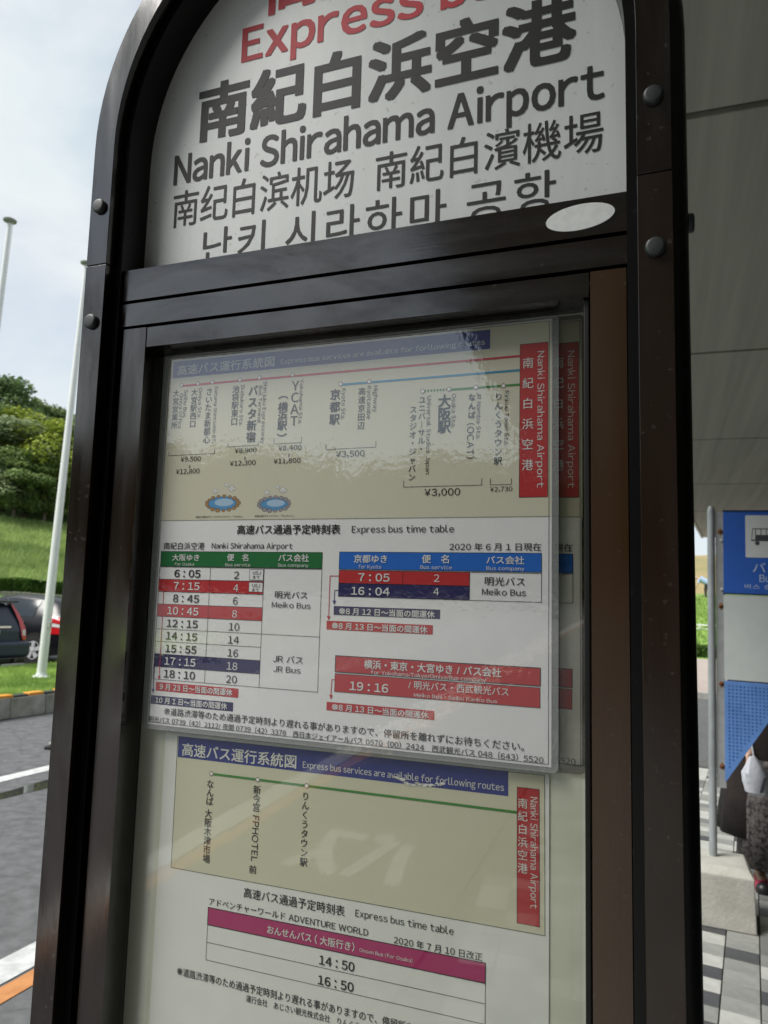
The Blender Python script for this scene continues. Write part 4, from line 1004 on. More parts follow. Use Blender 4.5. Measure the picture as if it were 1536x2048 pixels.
for kind, (n, w, h, ly, ls) in {'dark': (13000, 3.2, 8.0, 7, .15), 'mid': (13000, 3.1, 6.8, 6, .14), 'lime': (10000, 3.0, 4.8, 4, .125), 'grey': (10000, 2.6, 4.6, 5, .12)}.items():
    protos[kind] = crown({'dark': 3, 'mid': 8, 'lime': 5, 'grey': 9}[kind], n, w, h, ly, kind, ls)
made = {}
def tree(kind, az, r, scale, label, group=None, spin=None):
    x, y = r * math.sin(R(az)), r * math.cos(R(az)); z = hill_z(x, y)
    t = thing('tree', label, 'tree', (x, y, z), (0, 0, spin if spin is not None else random.uniform(0, 6.28)), group); t.scale = (scale, scale, scale)
    if kind not in made:
        made[kind] = (link('crown', protos[kind][0], greens[kind], t, fixn=False), link('trunk', protos[kind][1], bark, t, smooth=True))
    else:
        for o in made[kind]: c = o.copy(); col.objects.link(c); c.parent = t
TG = 'trees on the wooded slope above the hedge'
vis = [('dark', -49.6, 57, 1.10, 'dark evergreen tree at the upper left with the highest crown on the slope'),
 ('mid', -47.6, 61, 1.12, 'mid green tree on the skyline behind the dark one, left of the white flagpole'),
 ('dark', -45.9, 62, .92, 'dark round tree on the skyline just left of the flagpole'),
 ('mid', -44.3, 60, .80, 'small green tree on the skyline where the ridge drops to the sign'),
 ('lime', -47.3, 51.5, 1.20, 'bright yellow green tree in the middle of the slope'),
 ('lime', -45.0, 51.0, 1.15, 'bright lime tree with layered boughs right behind the flagpole'),
 ('grey', -49.0, 50.5, 1.25, 'pale grey green bushy tree at the left of the wood edge'),
 ('mid', -47.9, 49.6, .62, 'low dark green shrub like tree at the foot of the wood, left'),
 ('mid', -45.9, 49.8, .60, 'low green tree at the foot of the wood beside the flagpole'),
 ('dark', -43.6, 51.5, .75, 'dark low tree touching the edge of the bus stop sign'),
 ('lime', -48.6, 53.5, 1.30, 'yellow green tree high in the wood at the left, above the grey green bush'),
 ('lime', -46.2, 55.5, 1.25, 'yellow green tree half way up the wood between two dark crowns'),
 ('grey', -47.2, 56.5, 1.35, 'greyish green crown under the skyline left of the flagpole'),
 ('dark', -51.8, 54, 1.0, 'dark tall tree at the far left edge of the wood')]
for k, az, r, s_, lb in vis: tree(k, az, r, s_, lb, TG)
rn = random.Random(21)
hid = 'leafy tree of the wooded slope hidden behind the bus stop sign'
for i in range(14):
    tree(['dark', 'mid', 'lime', 'mid'][i % 4], -42 + i * 2.9 + rn.uniform(-.6, .6), rn.uniform(51, 60), rn.uniform(.8, 1.1), hid, TG)
# wooded rise on the side the sign faces, only ever seen as a reflection
wd = MB(); rn = random.Random(4); v = []; f = []
for i in range(26000):
    a = R(rn.uniform(150, 268)); r = 44 + rn.random() * 9; top = 8.5 + 2.2 * noise.noise(Vector((math.degrees(a) * .12, 1, 0))) + 1.2 * noise.noise(Vector((math.degrees(a) * .6, 5, 0)))
    z = rn.random() ** .8 * top; p = Vector((r * math.sin(a), r * math.cos(a), z)); b = Vector((rn.gauss(0, 1), rn.gauss(0, 1), rn.gauss(0, 1))).normalized(); c = b.orthogonal().normalized(); s_ = rn.uniform(.3, .8); k = len(v)
    v += [tuple(p + b * s_), tuple(p + c * s_), tuple(p - b * s_), tuple(p - c * s_)]; f.append((k, k + 1, k + 2, k + 3))
wd.v, wd.f, wd.m = v, f, [0] * len(f)
tag(link('far_wood', wd, greens['dark'], None, fixn=False), 'dark wood across the road, mirrored as a dark band in the sign', 'wood', None, 'stuff')
# ------------------------------------------------------------------ canopy and terminal
soffit_m = mat('grey_soffit_panel', (0.42, 0.42, 0.385), 0.85, col2=(0.33, 0.33, 0.30), vscale=1.0, stretch=(9, .22, 1), bump=.08, bscale=30, detail=9)
cz = CAM_Z + 2.3
canopy = thing('station_canopy', 'broad grey slab canopy of the terminal overhead at the right', 'canopy', (3.5, 0, cz))
def edge_x(y): return -1.14 + 0.1033 * y
js = [0.1 + 3.245 * k for k in range(-5, 7)] + [21.36]
for a, b in zip(js, js[1:]):
    g = 0.024
    for (xa0, xb0, fixed) in ((0.03, 0, 0), ):
        v = []
        for y in (a + g, b - g):
            for x in (edge_x(y) + .02, 9.0):
                for z in (0.0, 0.05): v.append((x - 3.5, y, z))
        link('soffit_panel', MB().add(v, [(0, 1, 3, 2), (4, 6, 7, 5), (0, 4, 5, 1), (2, 3, 7, 6), (0, 2, 6, 4), (1, 5, 7, 3)]), soffit_m, canopy, bevel=.004, seg=1)
v = []
for y in (js[0], js[-1]):
    for x in (edge_x(y), 9.05):
        for z in (0.03, 0.40): v.append((x - 3.5, y, z))
link('roof_slab', MB().add(v, [(0, 1, 3, 2), (4, 6, 7, 5), (0, 4, 5, 1), (2, 3, 7, 6), (0, 2, 6, 4), (1, 5, 7, 3)]), mat('dark_joint_concrete', (0.12, 0.12, 0.11), .9, var=.1), canopy)  # dark slab seen through the gaps between the soffit panels
fas = MB(); v = []
for y in (js[0] - .05, js[-1] + .05):
    for dx in (-.05, 0.005):
        for z in (-0.015, 0.42): v.append((edge_x(y) + dx - 3.5, y, z))
link('fascia', fas.add(v, [(0, 1, 3, 2), (4, 6, 7, 5), (0, 4, 5, 1), (2, 3, 7, 6), (0, 2, 6, 4), (1, 5, 7, 3)]), mat('grey_fascia_metal', (0.38, 0.38, 0.36), .45, var=.08), canopy)
for y in (-8, 0.6, 9.2, 17.5):
    link('column', MB().cyl((4.7 - 3.5, y, -cz), (4.7 - 3.5, y, 0.02), .22, n=28), concrete, canopy, smooth=True)
bld = thing('terminal_building', 'terminal building with brown panelled front beyond the canopy, right of the frame', 'building', (9.2, 0, 0))
brown_m = mat('brown_wall_panel', (0.15, 0.085, 0.05), .6, var=.15, vscale=2)
link('wall', MB().box(0, 8, -22, 22, 0, 6.5), brown_m, bld)
link('added_reflection_wall', MB().box(-10.0, -.2, -13.4, -13.0, -.0, 3.88), mat('brown_reflection_wall', (0.26, 0.125, 0.06), .6, var=.15, vscale=2), bld)  # unseen wall added behind the lens to give brown reflections in the sign
for i in range(10):
    y = -20 + i * 4.2
    w = link('window', MB().box(-.06, -.001, y, y + 3.0, .5, 2.8), mat('dark_window_frame', (.03, .03, .03), .4), bld)
    link('pane', MB().box(-.075, -.061, y + .08, y + 2.92, .58, 2.72), mat('dark_glass', (.02, .024, .026), .04, ior=1.5), w)

# ------------------------------------------------------------------ flagpoles
pole_m = mat('white_pole_paint', (0.74, 0.76, 0.75), 0.45, var=.04, vscale=3)
def flagpole(x, y, label):
    t = thing('flagpole', label, 'flagpole', (x, y, 0.125), None, 'white flagpoles on the island lawn'); H = 7.3
    pr = [(.074, 0), (.072, 1.5), (.062, 3.5), (.048, 5.5), (.032, H)]
    link('pole', MB().lathe((0, 0, 0), (0, 0, 1), pr, 20), pole_m, t, smooth=True)
    link('base_flange', MB().lathe((0, 0, 0), (0, 0, 1), [(.15, -.01), (.15, .025), (.14, .035), (.09, .05), (.085, .08)], 24), pole_m, t, smooth=True)
    link('cap', MB().lathe((0, 0, H), (0, 0, 1), [(.03, 0), (.045, .02), (.10, .035), (.105, .06), (.07, .08), (.02, .09)], 20), mat('grey_cap_metal', (.30, .32, .28), .5), t, smooth=True)
    cd = MB(); cd.cyl((.105, -.03, H - .02), (.105, -.03, .9), .006, n=5); link('halyard', cd, mat('rope', (.5, .5, .47), .8), t)
    link('cleat', MB().box(.07, .12, -.05, -.01, .85, .93), mat('grey_cap_metal', (.3, .3, .3), .5), t)
flagpole(-9.715, 9.722, 'white flagpole standing on the lawn directly beside the bus stop sign')
flagpole(-9.85, 8.17, 'white flagpole at the far left whose top shows against the sky')
# small block lying on the road
rb = thing('rubber_block', 'small dark block with a pale top lying on the road by the sign', 'block', (-6.18, 6.50, ROAD_Z), (0, 0, .3))
link('base', MB().box(-.10, .10, -.07, .07, 0, .035), mat('dark_rubber', (.02, .02, .02), .8), rb, bevel=.012)
link('top', MB().box(-.07, .08, -.045, .05, .035, .075), concrete, rb, bevel=.015)

# ------------------------------------------------------------------ cars
glass_c = mat('tinted_car_glass', (0.012, 0.020, 0.026), 0.12, ior=1.5)
tyre_m = mat('tyre_rubber', (0.014, 0.014, 0.014), .85); rim_m2 = mat('alloy_rim', (0.62, 0.63, 0.65), .35, metal=.3)
redl = mat('red_lamp_lens', (0.50, 0.012, 0.016), .12, ior=1.6); clearl = mat('pale_lamp_lens', (0.62, 0.60, 0.58), .12)
chrome = mat('chrome_trim', (0.75, 0.76, 0.78), .12, metal=1.0)
def car(name, label, loc, paint, P, suv):
    t = thing(name, label, 'car', loc, (0, 0, math.pi), 'cars parked behind the island lawn')
    St = P['st']     # (x, sill, belt, roof, half width, half roof)
    def ring(s, k):
        x, zs, zb, zr, w, wr = s
        R_ = [(w * .90, zs), (w * .985, zs + .12), (w, .55), (w * .985, min(.76, zb - .05)), (w * .955, zb), (lerp(w * .955, wr, .5) + .012, lerp(zb, zr - .05, .5)), (wr, zr - .05), (wr * .84, zr - .008), (0, zr)]
        return R_
    K = 9; M = MB(); v = []; f = []
    for s in St:
        r_ = ring(s, 0)
        v += [(s[0], y, z) for y, z in r_] + [(s[0], -y, z) for y, z in r_[-2::-1]]
    n = 2 * K - 1
    for i in range(len(St) - 1):
        for j in range(n - 1): f.append((i * n + j, i * n + j + 1, (i + 1) * n + j + 1, (i + 1) * n + j))
        f.append((i * n + n - 1, i * n, (i + 1) * n, (i + 1) * n + n - 1))
    for b in (0, (len(St) - 1) * n):
        for j in range(K - 1): f.append((b + j, b + j + 1, b + n - 2 - j, b + n - 1 - j) if j < K - 2 else (b + j, b + j + 1, b + n - 1 - j))
    M.add(v, f); body = link('body', M, paint, t, smooth=True, angle=32)
    def at(x, k):      # ring point k (float) at length position x
        for a, b in zip(St, St[1:]):
            if a[0] >= x >= b[0]:
                q = (a[0] - x) / (a[0] - b[0]); ra, rb_ = ring(a, 0), ring(b, 0); rr = [(lerp(c[0], d[0], q), lerp(c[1], d[1], q)) for c, d in zip(ra, rb_)]
                i = min(int(k), K - 2); return lerp(rr[i][0], rr[i + 1][0], k - i), lerp(rr[i][1], rr[i + 1][1], k - i)
        return ring(St[-1], 0)[int(k)]
    def patch(nm, side, xs, k0, k1, m, off=.008, nk=4):
        g = MB(); V = []; nx = len(xs)
        for x, (ka, kb) in zip(xs, [(k0, k1)] * nx if not isinstance(k0, list) else zip(k0, k1)):
            for i in range(nk + 1):
                y, z = at(x, lerp(ka, kb, i / nk)); V.append((x, side * (y + off), z + off * .3))
        F = [(i * (nk + 1) + j, i * (nk + 1) + j + 1, (i + 1) * (nk + 1) + j + 1, (i + 1) * (nk + 1) + j) for i in range(nx - 1) for j in range(nk)]
        return link(nm, g.add(V, F), m, t, smooth=True, fixn=False)
    for sd_ in (-1, 1):
        for (xa, xb, ka, kb) in P['win']:
            xs = [lerp(xa, xb, i / 6) for i in range(7)]
            patch('side_window', sd_, xs, 4.12, 5.85, glass_c)
        patch('door_handle', sd_, [P['hx'], P['hx'] - .1, P['hx'] - .2], 3.45, 3.62, chrome, .03, 1)
        m = link('mirror', MB().box(P['mx'] - .09, P['mx'] + .07, sd_ * .88 - .11, sd_ * .88 + .11, P['mz'] - .07, P['mz'] + .08), paint, t, bevel=.03)
        for wx in P['wx']:
            y = sd_ * (P['w'] - .10)
            wh = link('wheel', MB().lathe((wx, y, P['wr']), (0, sd_, 0), [(P['wr'] * .95, -.11), (P['wr'], -.08), (P['wr'], .085), (P['wr'] * .95, .115), (P['wr'] * .68, .12), (P['wr'] * .66, .07)], 32), tyre_m, t, smooth=True)
            rr = P['wr'] * .64; sp = MB()
            sp.lathe((wx, y, P['wr']), (0, sd_, 0), [(rr, .06), (rr, .112), (rr * .92, .114), (rr * .90, .06)], 28)
            sp.lathe((wx, y, P['wr']), (0, sd_, 0), [(.05, .06), (.05, .12), (.03, .125)], 14)
            for k in range(5):
                a = 2 * math.pi * k / 5 + .3; ca, sa = math.cos(a), math.sin(a); q = []
                for rr_, ww in ((.03, .032), (rr * .93, .052)):
                    for s2 in (-1, 1):
                        for yy in (.085, .116): q.append((wx + ca * rr_ - sa * ww * s2, y + sd_ * yy, P['wr'] + sa * rr_ + ca * ww * s2))
                sp.add(q, [(0, 1, 3, 2), (4, 6, 7, 5), (0, 4, 5, 1), (2, 3, 7, 6), (0, 2, 6, 4), (1, 5, 7, 3)])
            link('rim', sp, rim_m2, wh)
            arch_ = MB().lathe((wx, y, P['wr'] + .01), (0, sd_, 0), [(P['wr'] + .055, .02), (P['wr'] + .055, .106), (P['wr'] - .02, .106), (P['wr'] - .02, .02)], 32)
            link('wheel_arch', arch_, mat('dark_arch_plastic', (.008, .008, .008), .8), t)  # dark lip round each wheel
    P['extra'](t, patch, at)
    if suv: t.scale = (1, 1, .88)
    return t
def hatch_extra(t, patch, at):
    for s_ in (-1, 1):
        patch('tail_lamp', s_, [-1.58, -1.72, -1.86, -1.97], 3.62, 4.5, redl, .014)
        patch('lamp_stripe', s_, [-1.56, -1.75, -1.97], 3.28, 3.58, clearl, .02)
        patch('tail_lamp', s_, [-1.62, -1.8, -1.97], 2.6, 3.24, redl, .014)
    link('rear_bumper', MB().box(-2.10, -1.98, -.78, .78, .24, .55), mat('black_bumper', (.01, .01, .011), .3), t, bevel=.05)
    link('bumper_strip', MB().box(-2.115, -2.02, -.62, .62, .20, .245), mat('silver_diffuser', (.45, .46, .48), .3), t, bevel=.01)
    link('reflector', MB().box(-2.115, -2.09, -.72, -.58, .38, .43), redl, t); link('reflector', MB().box(-2.115, -2.09, .58, .72, .38, .43), redl, t)
    link('rear_window', MB().add([(-1.70, -.50, 1.33), (-1.70, .50, 1.33), (-1.985, .60, .98), (-1.985, -.60, .98)], [(0, 1, 2, 3)]), glass_c, t)
    link('number_plate', MB().box(-2.06, -2.03, -.165, .165, .66, .83), mat('plate_white', (.75, .76, .74), .5), t)
black_paint = mat('black_car_paint', (0.006, 0.006, 0.008), .30, ior=1.5)
navy_paint = mat('dark_navy_car_paint', (0.012, 0.021, 0.052), .36, ior=1.5)
white_paint = mat('white_car_paint', (0.70, 0.71, 0.71), .2, coat=.6)
hatch = dict(w=.85, wr=.31, wx=(1.32, -1.26), hx=-.72, mx=.72, mz=.98, win=[(.75, -.10, 4, 6), (-.18, -1.12, 4, 6)],
    st=[(1.98, .30, .60, .63, .62, .5), (1.9, .22, .68, .73, .74, .6), (1.5, .2, .84, .88, .83, .66), (.98, .2, .93, .97, .85, .68), (.55, .2, .95, 1.28, .85, .62), (.15, .2, .96, 1.44, .85, .60), (-.4, .2, .98, 1.49, .85, .60), (-1.0, .2, .99, 1.46, .85, .59), (-1.5, .2, 1.0, 1.39, .84, .57), (-1.72, .22, 1.0, 1.28, .83, .57), (-1.95, .24, .97, 1.04, .80, .62), (-2.04, .28, .84, .88, .76, .66)],
    extra=hatch_extra)
car('parked_car', 'black hatchback parked behind the flagpole with red and white tail lamp', (-13.96, 13.25, -.02), black_paint, hatch, False)
def suv_extra(t, patch, at):
    for s_ in (-1, 1):
        L_ = MB(); V = []
        for (x, y, z, ww) in [(-2.02, .53, 1.50, .04), (-2.075, .64, 1.32, .075), (-2.13, .735, 1.12, .10), (-2.17, .795, .93, .12), (-2.185, .80, .80, .11), (-2.19, .80, .70, .07)]:
            V += [(x - .035, s_ * (y - ww), z), (x - .02, s_ * (y + .015), z), (x + .16, s_ * (y + .05), z)]
        F = []
        for i in range(5): F += [(i * 3, i * 3 + 1, i * 3 + 4, i * 3 + 3), (i * 3 + 1, i * 3 + 2, i * 3 + 5, i * 3 + 4)]
        link('tail_lamp', L_.add(V, F), redl, t, smooth=True, fixn=False)
        link('reversing_lamp', MB().add([(-2.20, s_ * .68, .93), (-2.20, s_ * .79, .93), (-2.215, s_ * .79, .80), (-2.215, s_ * .70, .80)], [(0, 1, 2, 3)]), clearl, t, fixn=False)
    link('rear_window', MB().add([(-2.01, -.55, 1.46), (-2.01, .55, 1.46), (-2.165, .64, 1.03), (-2.165, -.64, 1.03)], [(0, 1, 2, 3)]), glass_c, t, fixn=False)
    link('spoiler', MB().box(-2.16, -1.80, -.60, .60, 1.52, 1.56), mat('black_bumper', (.01, .01, .011), .3), t, bevel=.015)
    link('rear_bumper', MB().box(-2.33, -2.05, -.86, .86, .34, .68), navy_paint, t, bevel=.07, seg=4)
    link('bumper_lower', MB().box(-2.29, -2.00, -.80, .80, .20, .35), mat('black_bumper', (.01, .01, .011), .3), t, bevel=.04)
    link('number_plate', MB().box(-2.235, -2.205, -.165, .165, .76, .93), mat('plate_white', (.75, .76, .74), .5), t, bevel=.01)
    link('chrome_bar', MB().box(-2.225, -2.19, -.42, .42, .97, 1.01), chrome, t)
    link('exhaust', MB().cyl((-2.34, -.5, .28), (-2.0, -.5, .28), .035, n=12), mat('dull_steel', (.1, .1, .1), .4, metal=1), t)
suv = dict(w=.89, wr=.34, wx=(1.40, -1.26), hx=-.6, mx=.85, mz=1.12, win=[(.85, .0, 4, 6), (-.08, -1.0, 4, 6), (-1.12, -1.7, 4, 6)],
    st=[(2.2, .4, .75, .78, .66, .52), (2.1, .3, .86, .9, .8, .64), (1.6, .28, .98, 1.02, .87, .7), (1.1, .28, 1.03, 1.08, .89, .7), (.55, .28, 1.05, 1.42, .89, .64), (.1, .28, 1.06, 1.56, .89, .64), (-.6, .28, 1.07, 1.60, .89, .64), (-1.4, .28, 1.07, 1.57, .88, .58), (-1.9, .3, 1.07, 1.50, .87, .54), (-2.03, .32, 1.06, 1.42, .86, .57), (-2.14, .35, 1.03, 1.12, .85, .72), (-2.19, .4, .90, .95, .84, .74)],
    extra=suv_extra)
car('parked_car', 'dark navy car at the left edge seen from behind with tall red tail lamp', (-13.93, 10.42, -.02), navy_paint, suv, True)
wcar = car('parked_car', 'white hatchback parked across the road, only mirrored in the sign frame', (-13.5, -11.0, -.02), white_paint, hatch, False)

# ------------------------------------------------------------------ blue bus stop board with its concrete foot
YB = 4.75
b2 = thing('bus_stop_board', 'blue bus stop board on grey poles in a concrete foot', 'bus stop sign', (.57, YB, 0))
def B2(mb): return mb.shift((.57, YB, 0))
galv = mat('galvanised_steel', (0.30, 0.325, 0.335), .5, metal=.15, var=.15, vscale=12, stretch=(1, 1, .4)); galv2 = mat('grey_flat_bar', (0.30, 0.315, 0.315), .6, var=.1, vscale=15)
bluep = mat('blue_sign_face', (0.028, 0.11, 0.46), .45, var=.05, vscale=8); whitep = mat('white_sign_face', (0.56, 0.60, 0.585), .5, var=.05, vscale=4)
lightb = mat('faded_blue_sign_face', (0.12, 0.26, 0.60), .5, var=.14, vscale=5, detail=8)
rustm = mat('rust', (0.16, 0.055, 0.02), .9, var=.4, vscale=60, bump=.4, bscale=200)
for xp in (.2805, .876):
    link('pole', B2(MB().lathe((xp, YB, .28), (0, 0, 1), [(.0215, 0), (.0215, 1.985), (.019, 2.01), (.010, 2.022)], 24)), galv, b2, smooth=True)
    bl = MB(); x0, x1, y0, y1 = xp - .2, xp + .195, 4.52, 4.90
    v = [(x0 + .0, y0 + .0, 0), (x1, y0, 0), (x1, y1, 0), (x0, y1, 0), (x0 + .012, y0 + .01, .27), (x1 - .008, y0 + .01, .27), (x1 - .008, y1 - .01, .27), (x0 + .012, y1 - .01, .27)]
    zt = .305; v += [(x0 + .04, y0 + .05, zt), (x1 - .03, y0 + .05, zt), (x1 - .03, y1 - .03, zt), (x0 + .04, y1 - .03, zt)]
    bl.add(v, [(3, 2, 1, 0), (0, 1, 5, 4), (1, 2, 6, 5), (2, 3, 7, 6), (3, 0, 4, 7), (4, 5, 9, 8), (5, 6, 10, 9), (6, 7, 11, 10), (7, 4, 8, 11), (8, 9, 10, 11)])
    link('concrete_foot', B2(bl), mat('pale_cast_concrete', (0.47, 0.465, 0.42), .85, col2=(0.36, 0.35, 0.31), vscale=6, bump=.25, bscale=60, detail=10), b2, bevel=.006)
link('flat_bar', B2(MB().box(.304, .352, YB - .004, YB + .004, .68, 2.265)), galv2, b2)
link('flat_bar', B2(MB().box(.80, .852, YB - .004, YB + .004, .68, 2.265)), galv2, b2)
yp = YB - .006; PX0, PX1 = .3455, .806
def panel(nm, pts, m, y0=yp - .004, y1=yp): return link(nm, B2(MB().poly_prism(pts, y0, y1)), m, b2)
R4 = lambda a, b, c, d: [(a, c), (b, c), (b, d), (a, d)]
pb = panel('blue_panel', R4(PX0, PX1, 1.782, 2.272), bluep)
for zr in (1.782, 2.272): link('edge_trim', MB().box(PX0 - .57 - .003, PX1 - .57 + .003, yp - YB - .007, yp - YB + .002, zr - .004, zr + .004), mat('navy_edge', (.02, .03, .06), .5), pb)
panel('white_panel', R4(PX0, PX1, 1.288, 1.776), whitep)
tri = panel('triangular_panel', [(PX0, 1.281), (.345, .722), (.352, .722), (.695, 1.268), (.695, 1.281)], lightb)
f_ = yp - .004
sq = MB(); sq.poly_prism(rrect(.464, .686, 1.997, 2.245, .006), f_ - .002, f_ - .0002); link('white_square', B2(sq), mat('white_print_face', (.62, .64, .635), .5), pb); 
ic = MB(); dk = mat('dark_grey_print', (.055, .06, .065), .5); yy = f_ - .0026
def q4(a, b, c, d, y=yy): ic.add([(a, y, c), (b, y, c), (b, y, d), (a, y, d)], [(0, 1, 2, 3)])
ic.add([(.4935, yy, 2.093), (.5005, yy, 2.168), (.660, yy, 2.168), (.660, yy, 2.093)], [(0, 1, 2, 3)])
for cx in (.526, .625): ic.add([(cx + .0125 * math.cos(i * math.pi / 9), yy - .0001, 2.092 - .011 + .0125 * math.sin(i * math.pi / 9)) for i in range(18)], [tuple(range(18))])
link('bus_symbol', B2(ic), dk, pb, fixn=False)
ic = MB(); yy2 = yy - .0004
ic.add([(.4985, yy2, 2.102), (.504, yy2, 2.163), (.5145, yy2, 2.163), (.5145, yy2, 2.102)], [(0, 1, 2, 3)])
for i in range(5): ic.add([(.5195 + i * .028, yy2, 2.13), (.5435 + i * .028, yy2, 2.13), (.5435 + i * .028, yy2, 2.162), (.5195 + i * .028, yy2, 2.162)], [(0, 1, 2, 3)])
link('bus_symbol_windows', B2(ic), mat('white_print_face', (.62, .64, .635), .5), pb, fixn=False)
lt = MB()
for s_, x, z, w, h, bo in (('バス', .500, 1.908, .140, .060, .6), ('Bus', .535, 1.856, .085, .042, .3), ('버스 승강장', .457, 1.814, .225, .029, .3)):
    vs, fs = glyphs(s_, bo); a0, a1, c0, c1 = ext(vs); k0, k1 = (REF if is_cjk(s_) or ord(s_[0]) > 0x1000 else (0, CAP))
    lt.add([(x + (a - a0) / (a1 - a0) * w, f_ - .0006, z + (b - k0) / (k1 - k0) * h) for a, b in vs], fs)
link('white_lettering', B2(lt), mat('faded_white_print', (.50, .58, .70), .5), pb, fixn=False)
dots = MB()
for i in range(16):
    for j in range(28):
        x, z = .369 + i * .0200, 1.252 - j * .0196
        if (z - .722) < (x - .352) * 1.587 + .045: continue
        rr = .0058 * random.uniform(.8, 1.1); dots.add([(x + rr * math.cos(k * math.pi / 4), f_ - .0006, z + rr * math.sin(k * math.pi / 4)) for k in range(8)], [tuple(range(8))])
link('dot_pattern', B2(dots), mat('deep_blue_dots', (.03, .10, .34), .5), b2, fixn=False)
sc = MB(); rnd = random.Random(9)
for i in range(34):
    x = rnd.uniform(.375, .47); z = rnd.uniform(.80, 1.22)
    if (z - .722) < (x - .352) * 1.587 + .03: continue
    L_ = rnd.uniform(.004, .012); a = rnd.uniform(.6, 1.5); dx, dz = math.cos(a) * L_, math.sin(a) * L_
    sc.add([(x - dz * .1, f_ - .001, z), (x + dz * .1, f_ - .001, z), (x + dx + .001, f_ - .001, z + dz), (x + dx, f_ - .001, z + dz)], [(0, 1, 2, 3)])
link('scuffs', B2(sc), mat('pale_scuff', (.42, .52, .68), .7), b2, fixn=False)
for z in (2.149, 1.708, 1.262, .800):
    link('rusty_bolt', B2(MB().lathe((.331, YB - .004, z), (0, -1, 0), [(.013, 0), (.012, .002), (.008, .006), (.004, .010)], 9)), rustm, b2)
    rnd2 = random.Random(int(z * 100)); rs_ = MB()
    rs_.add([(.331 + (.010 + .008 * rnd2.random()) * math.cos(k * math.pi / 8), YB - .0046, z - .004 + (.014 + .012 * rnd2.random()) * math.sin(k * math.pi / 8)) for k in range(16)], [tuple(range(16))])
    link('rust_stain', B2(rs_), mat('rust_wash', (.19, .12, .08), .9, var=.3, vscale=80), b2, fixn=False)
for z in (2.095, 1.806): link('bolt', B2(MB().lathe((.337, YB - .004, z), (0, -1, 0), [(.009, 0), (.009, .005), (.006, .009)], 12)), mat('bright_bolt', (.75, .76, .76), .25, metal=.4), b2, smooth=True)

# ------------------------------------------------------------------ people
skin_m = mat('skin', (0.55, 0.34, 0.25), .55, var=.05, vscale=20)
def figure(parent, joints, edges, radii, m, sub=1):
    me = bpy.data.meshes.new('body'); me.from_pydata(joints, edges, []); me.materials.append(m)
    o = bpy.data.objects.new('body', me); col.objects.link(o); o.parent = parent
    sk = o.modifiers.new('skin', 'SKIN'); sk.use_smooth_shade = True
    for i, r_ in enumerate(radii):
        r_ = r_ if isinstance(r_, tuple) else (r_, r_)
        me.skin_vertices[0].data[i].radius = r_
    me.skin_vertices[0].data[0].use_root = True
    ss = o.modifiers.new('subdivision', 'SUBSURF'); ss.levels = sub; ss.render_levels = sub
    return o
def skeleton(hip, chest, neck, head, legs, arms):
    J, E, Rr = [], [], []
    def a(p, r, frm=None):
        J.append(tuple(p)); Rr.append(r); i = len(J) - 1
        if frm is not None: E.append((frm, i))
        return i
    h = a(hip, (.15, .11)); mid = a(Vector(hip).lerp(Vector(chest), .5), (.125, .10), h); c = a(chest, (.15, .105), mid)
    nb_ = a(Vector(chest).lerp(Vector(neck), .7), (.085, .075), c); n_ = a(neck, .052, nb_)
    hv = Vector(head); nv = Vector(neck); h1 = a(nv.lerp(hv, .45), (.066, .076), n_); h2 = a(hv, (.078, .092), h1); a(hv + (hv - nv).normalized() * .085, (.055, .065), h2)
    for (k, f0, toe) in legs:
        hp = a(Vector(hip) + Vector((k[0] - hip[0], k[1] - hip[1], 0)) * .5 - Vector((0, 0, .06)), .085, h)
        kn = a(k, .056, hp); cf = a(Vector(k).lerp(Vector(f0), .35), .053, kn); an = a(f0, .036, cf); a(toe, (.038, .026), an)
    for (s_, e_, w_) in arms:
        sh = a(s_, .056, c); el = a(e_, .042, sh); wr = a(w_, .027, el); d = (Vector(w_) - Vector(e_)).normalized(); sd_ = d.orthogonal().normalized(); u = d.cross(sd_)
        pm = a(Vector(w_) + d * .05, (.038, .016), wr)
        for i, (o_, L_) in enumerate(((-.030, .062), (-.010, .072), (.010, .068), (.030, .052))):
            p1 = Vector(w_) + d * .09 + sd_ * o_; k1 = a(p1, .0095, pm); k2 = a(p1 + d * L_ * .5 + u * .008, .0085, k1); a(p1 + d * L_ * .85 + u * .028, .007, k2)
        t1_ = a(Vector(w_) + d * .035 - sd_ * .045, .011, pm); a(Vector(w_) + d * .07 - sd_ * .062 + u * .012, .009, t1_)
    return J, E, Rr
def loft(name, rings, m, parent, n=28, wob=0.0, seed=1):
    g = MB(); v = []; f = []; rnd = random.Random(seed)
    ph = rnd.uniform(0, 6)
    for (cx, cy, z, rx, ry, k) in rings:
        for i in range(n):
            t = 2 * math.pi * i / n; w = 1 + wob * k * (math.sin(5 * t + ph) + .6 * math.sin(9 * t + ph * 2)); v.append((cx + rx * w * math.cos(t), cy + ry * w * math.sin(t), z))
    for i in range(len(rings) - 1):
        for j in range(n): f.append((i * n + j, i * n + (j + 1) % n, (i + 1) * n + (j + 1) % n, (i + 1) * n + j))
    o = link(name, g.add(v, f), m, parent, smooth=True, angle=80)
    so = o.modifiers.new('thickness', 'SOLIDIFY'); so.thickness = .006
    return o
px_, py_ = .665, 5.42
pr = thing('person', 'person in a long dark coat and lacy patterned skirt standing behind the blue board', 'person', (px_, py_, 0))
J, E, Rr = skeleton((0, 0, .86), (0, 0, 1.22), (0, 0, 1.38), (-.01, -.02, 1.50), [((-.085, -.01, .46), (-.075, 0, .085), (-.085, -.16, .045)), ((.09, .01, .46), (.10, .03, .085), (.11, -.13, .045))],
                    [((-.17, 0, 1.30), (-.235, -.03, 1.03), (-.17, -.19, .86)), ((.17, 0, 1.30), (.23, .02, 1.03), (.22, -.04, .79))])
figure(pr, J, E, Rr, skin_m, 2)
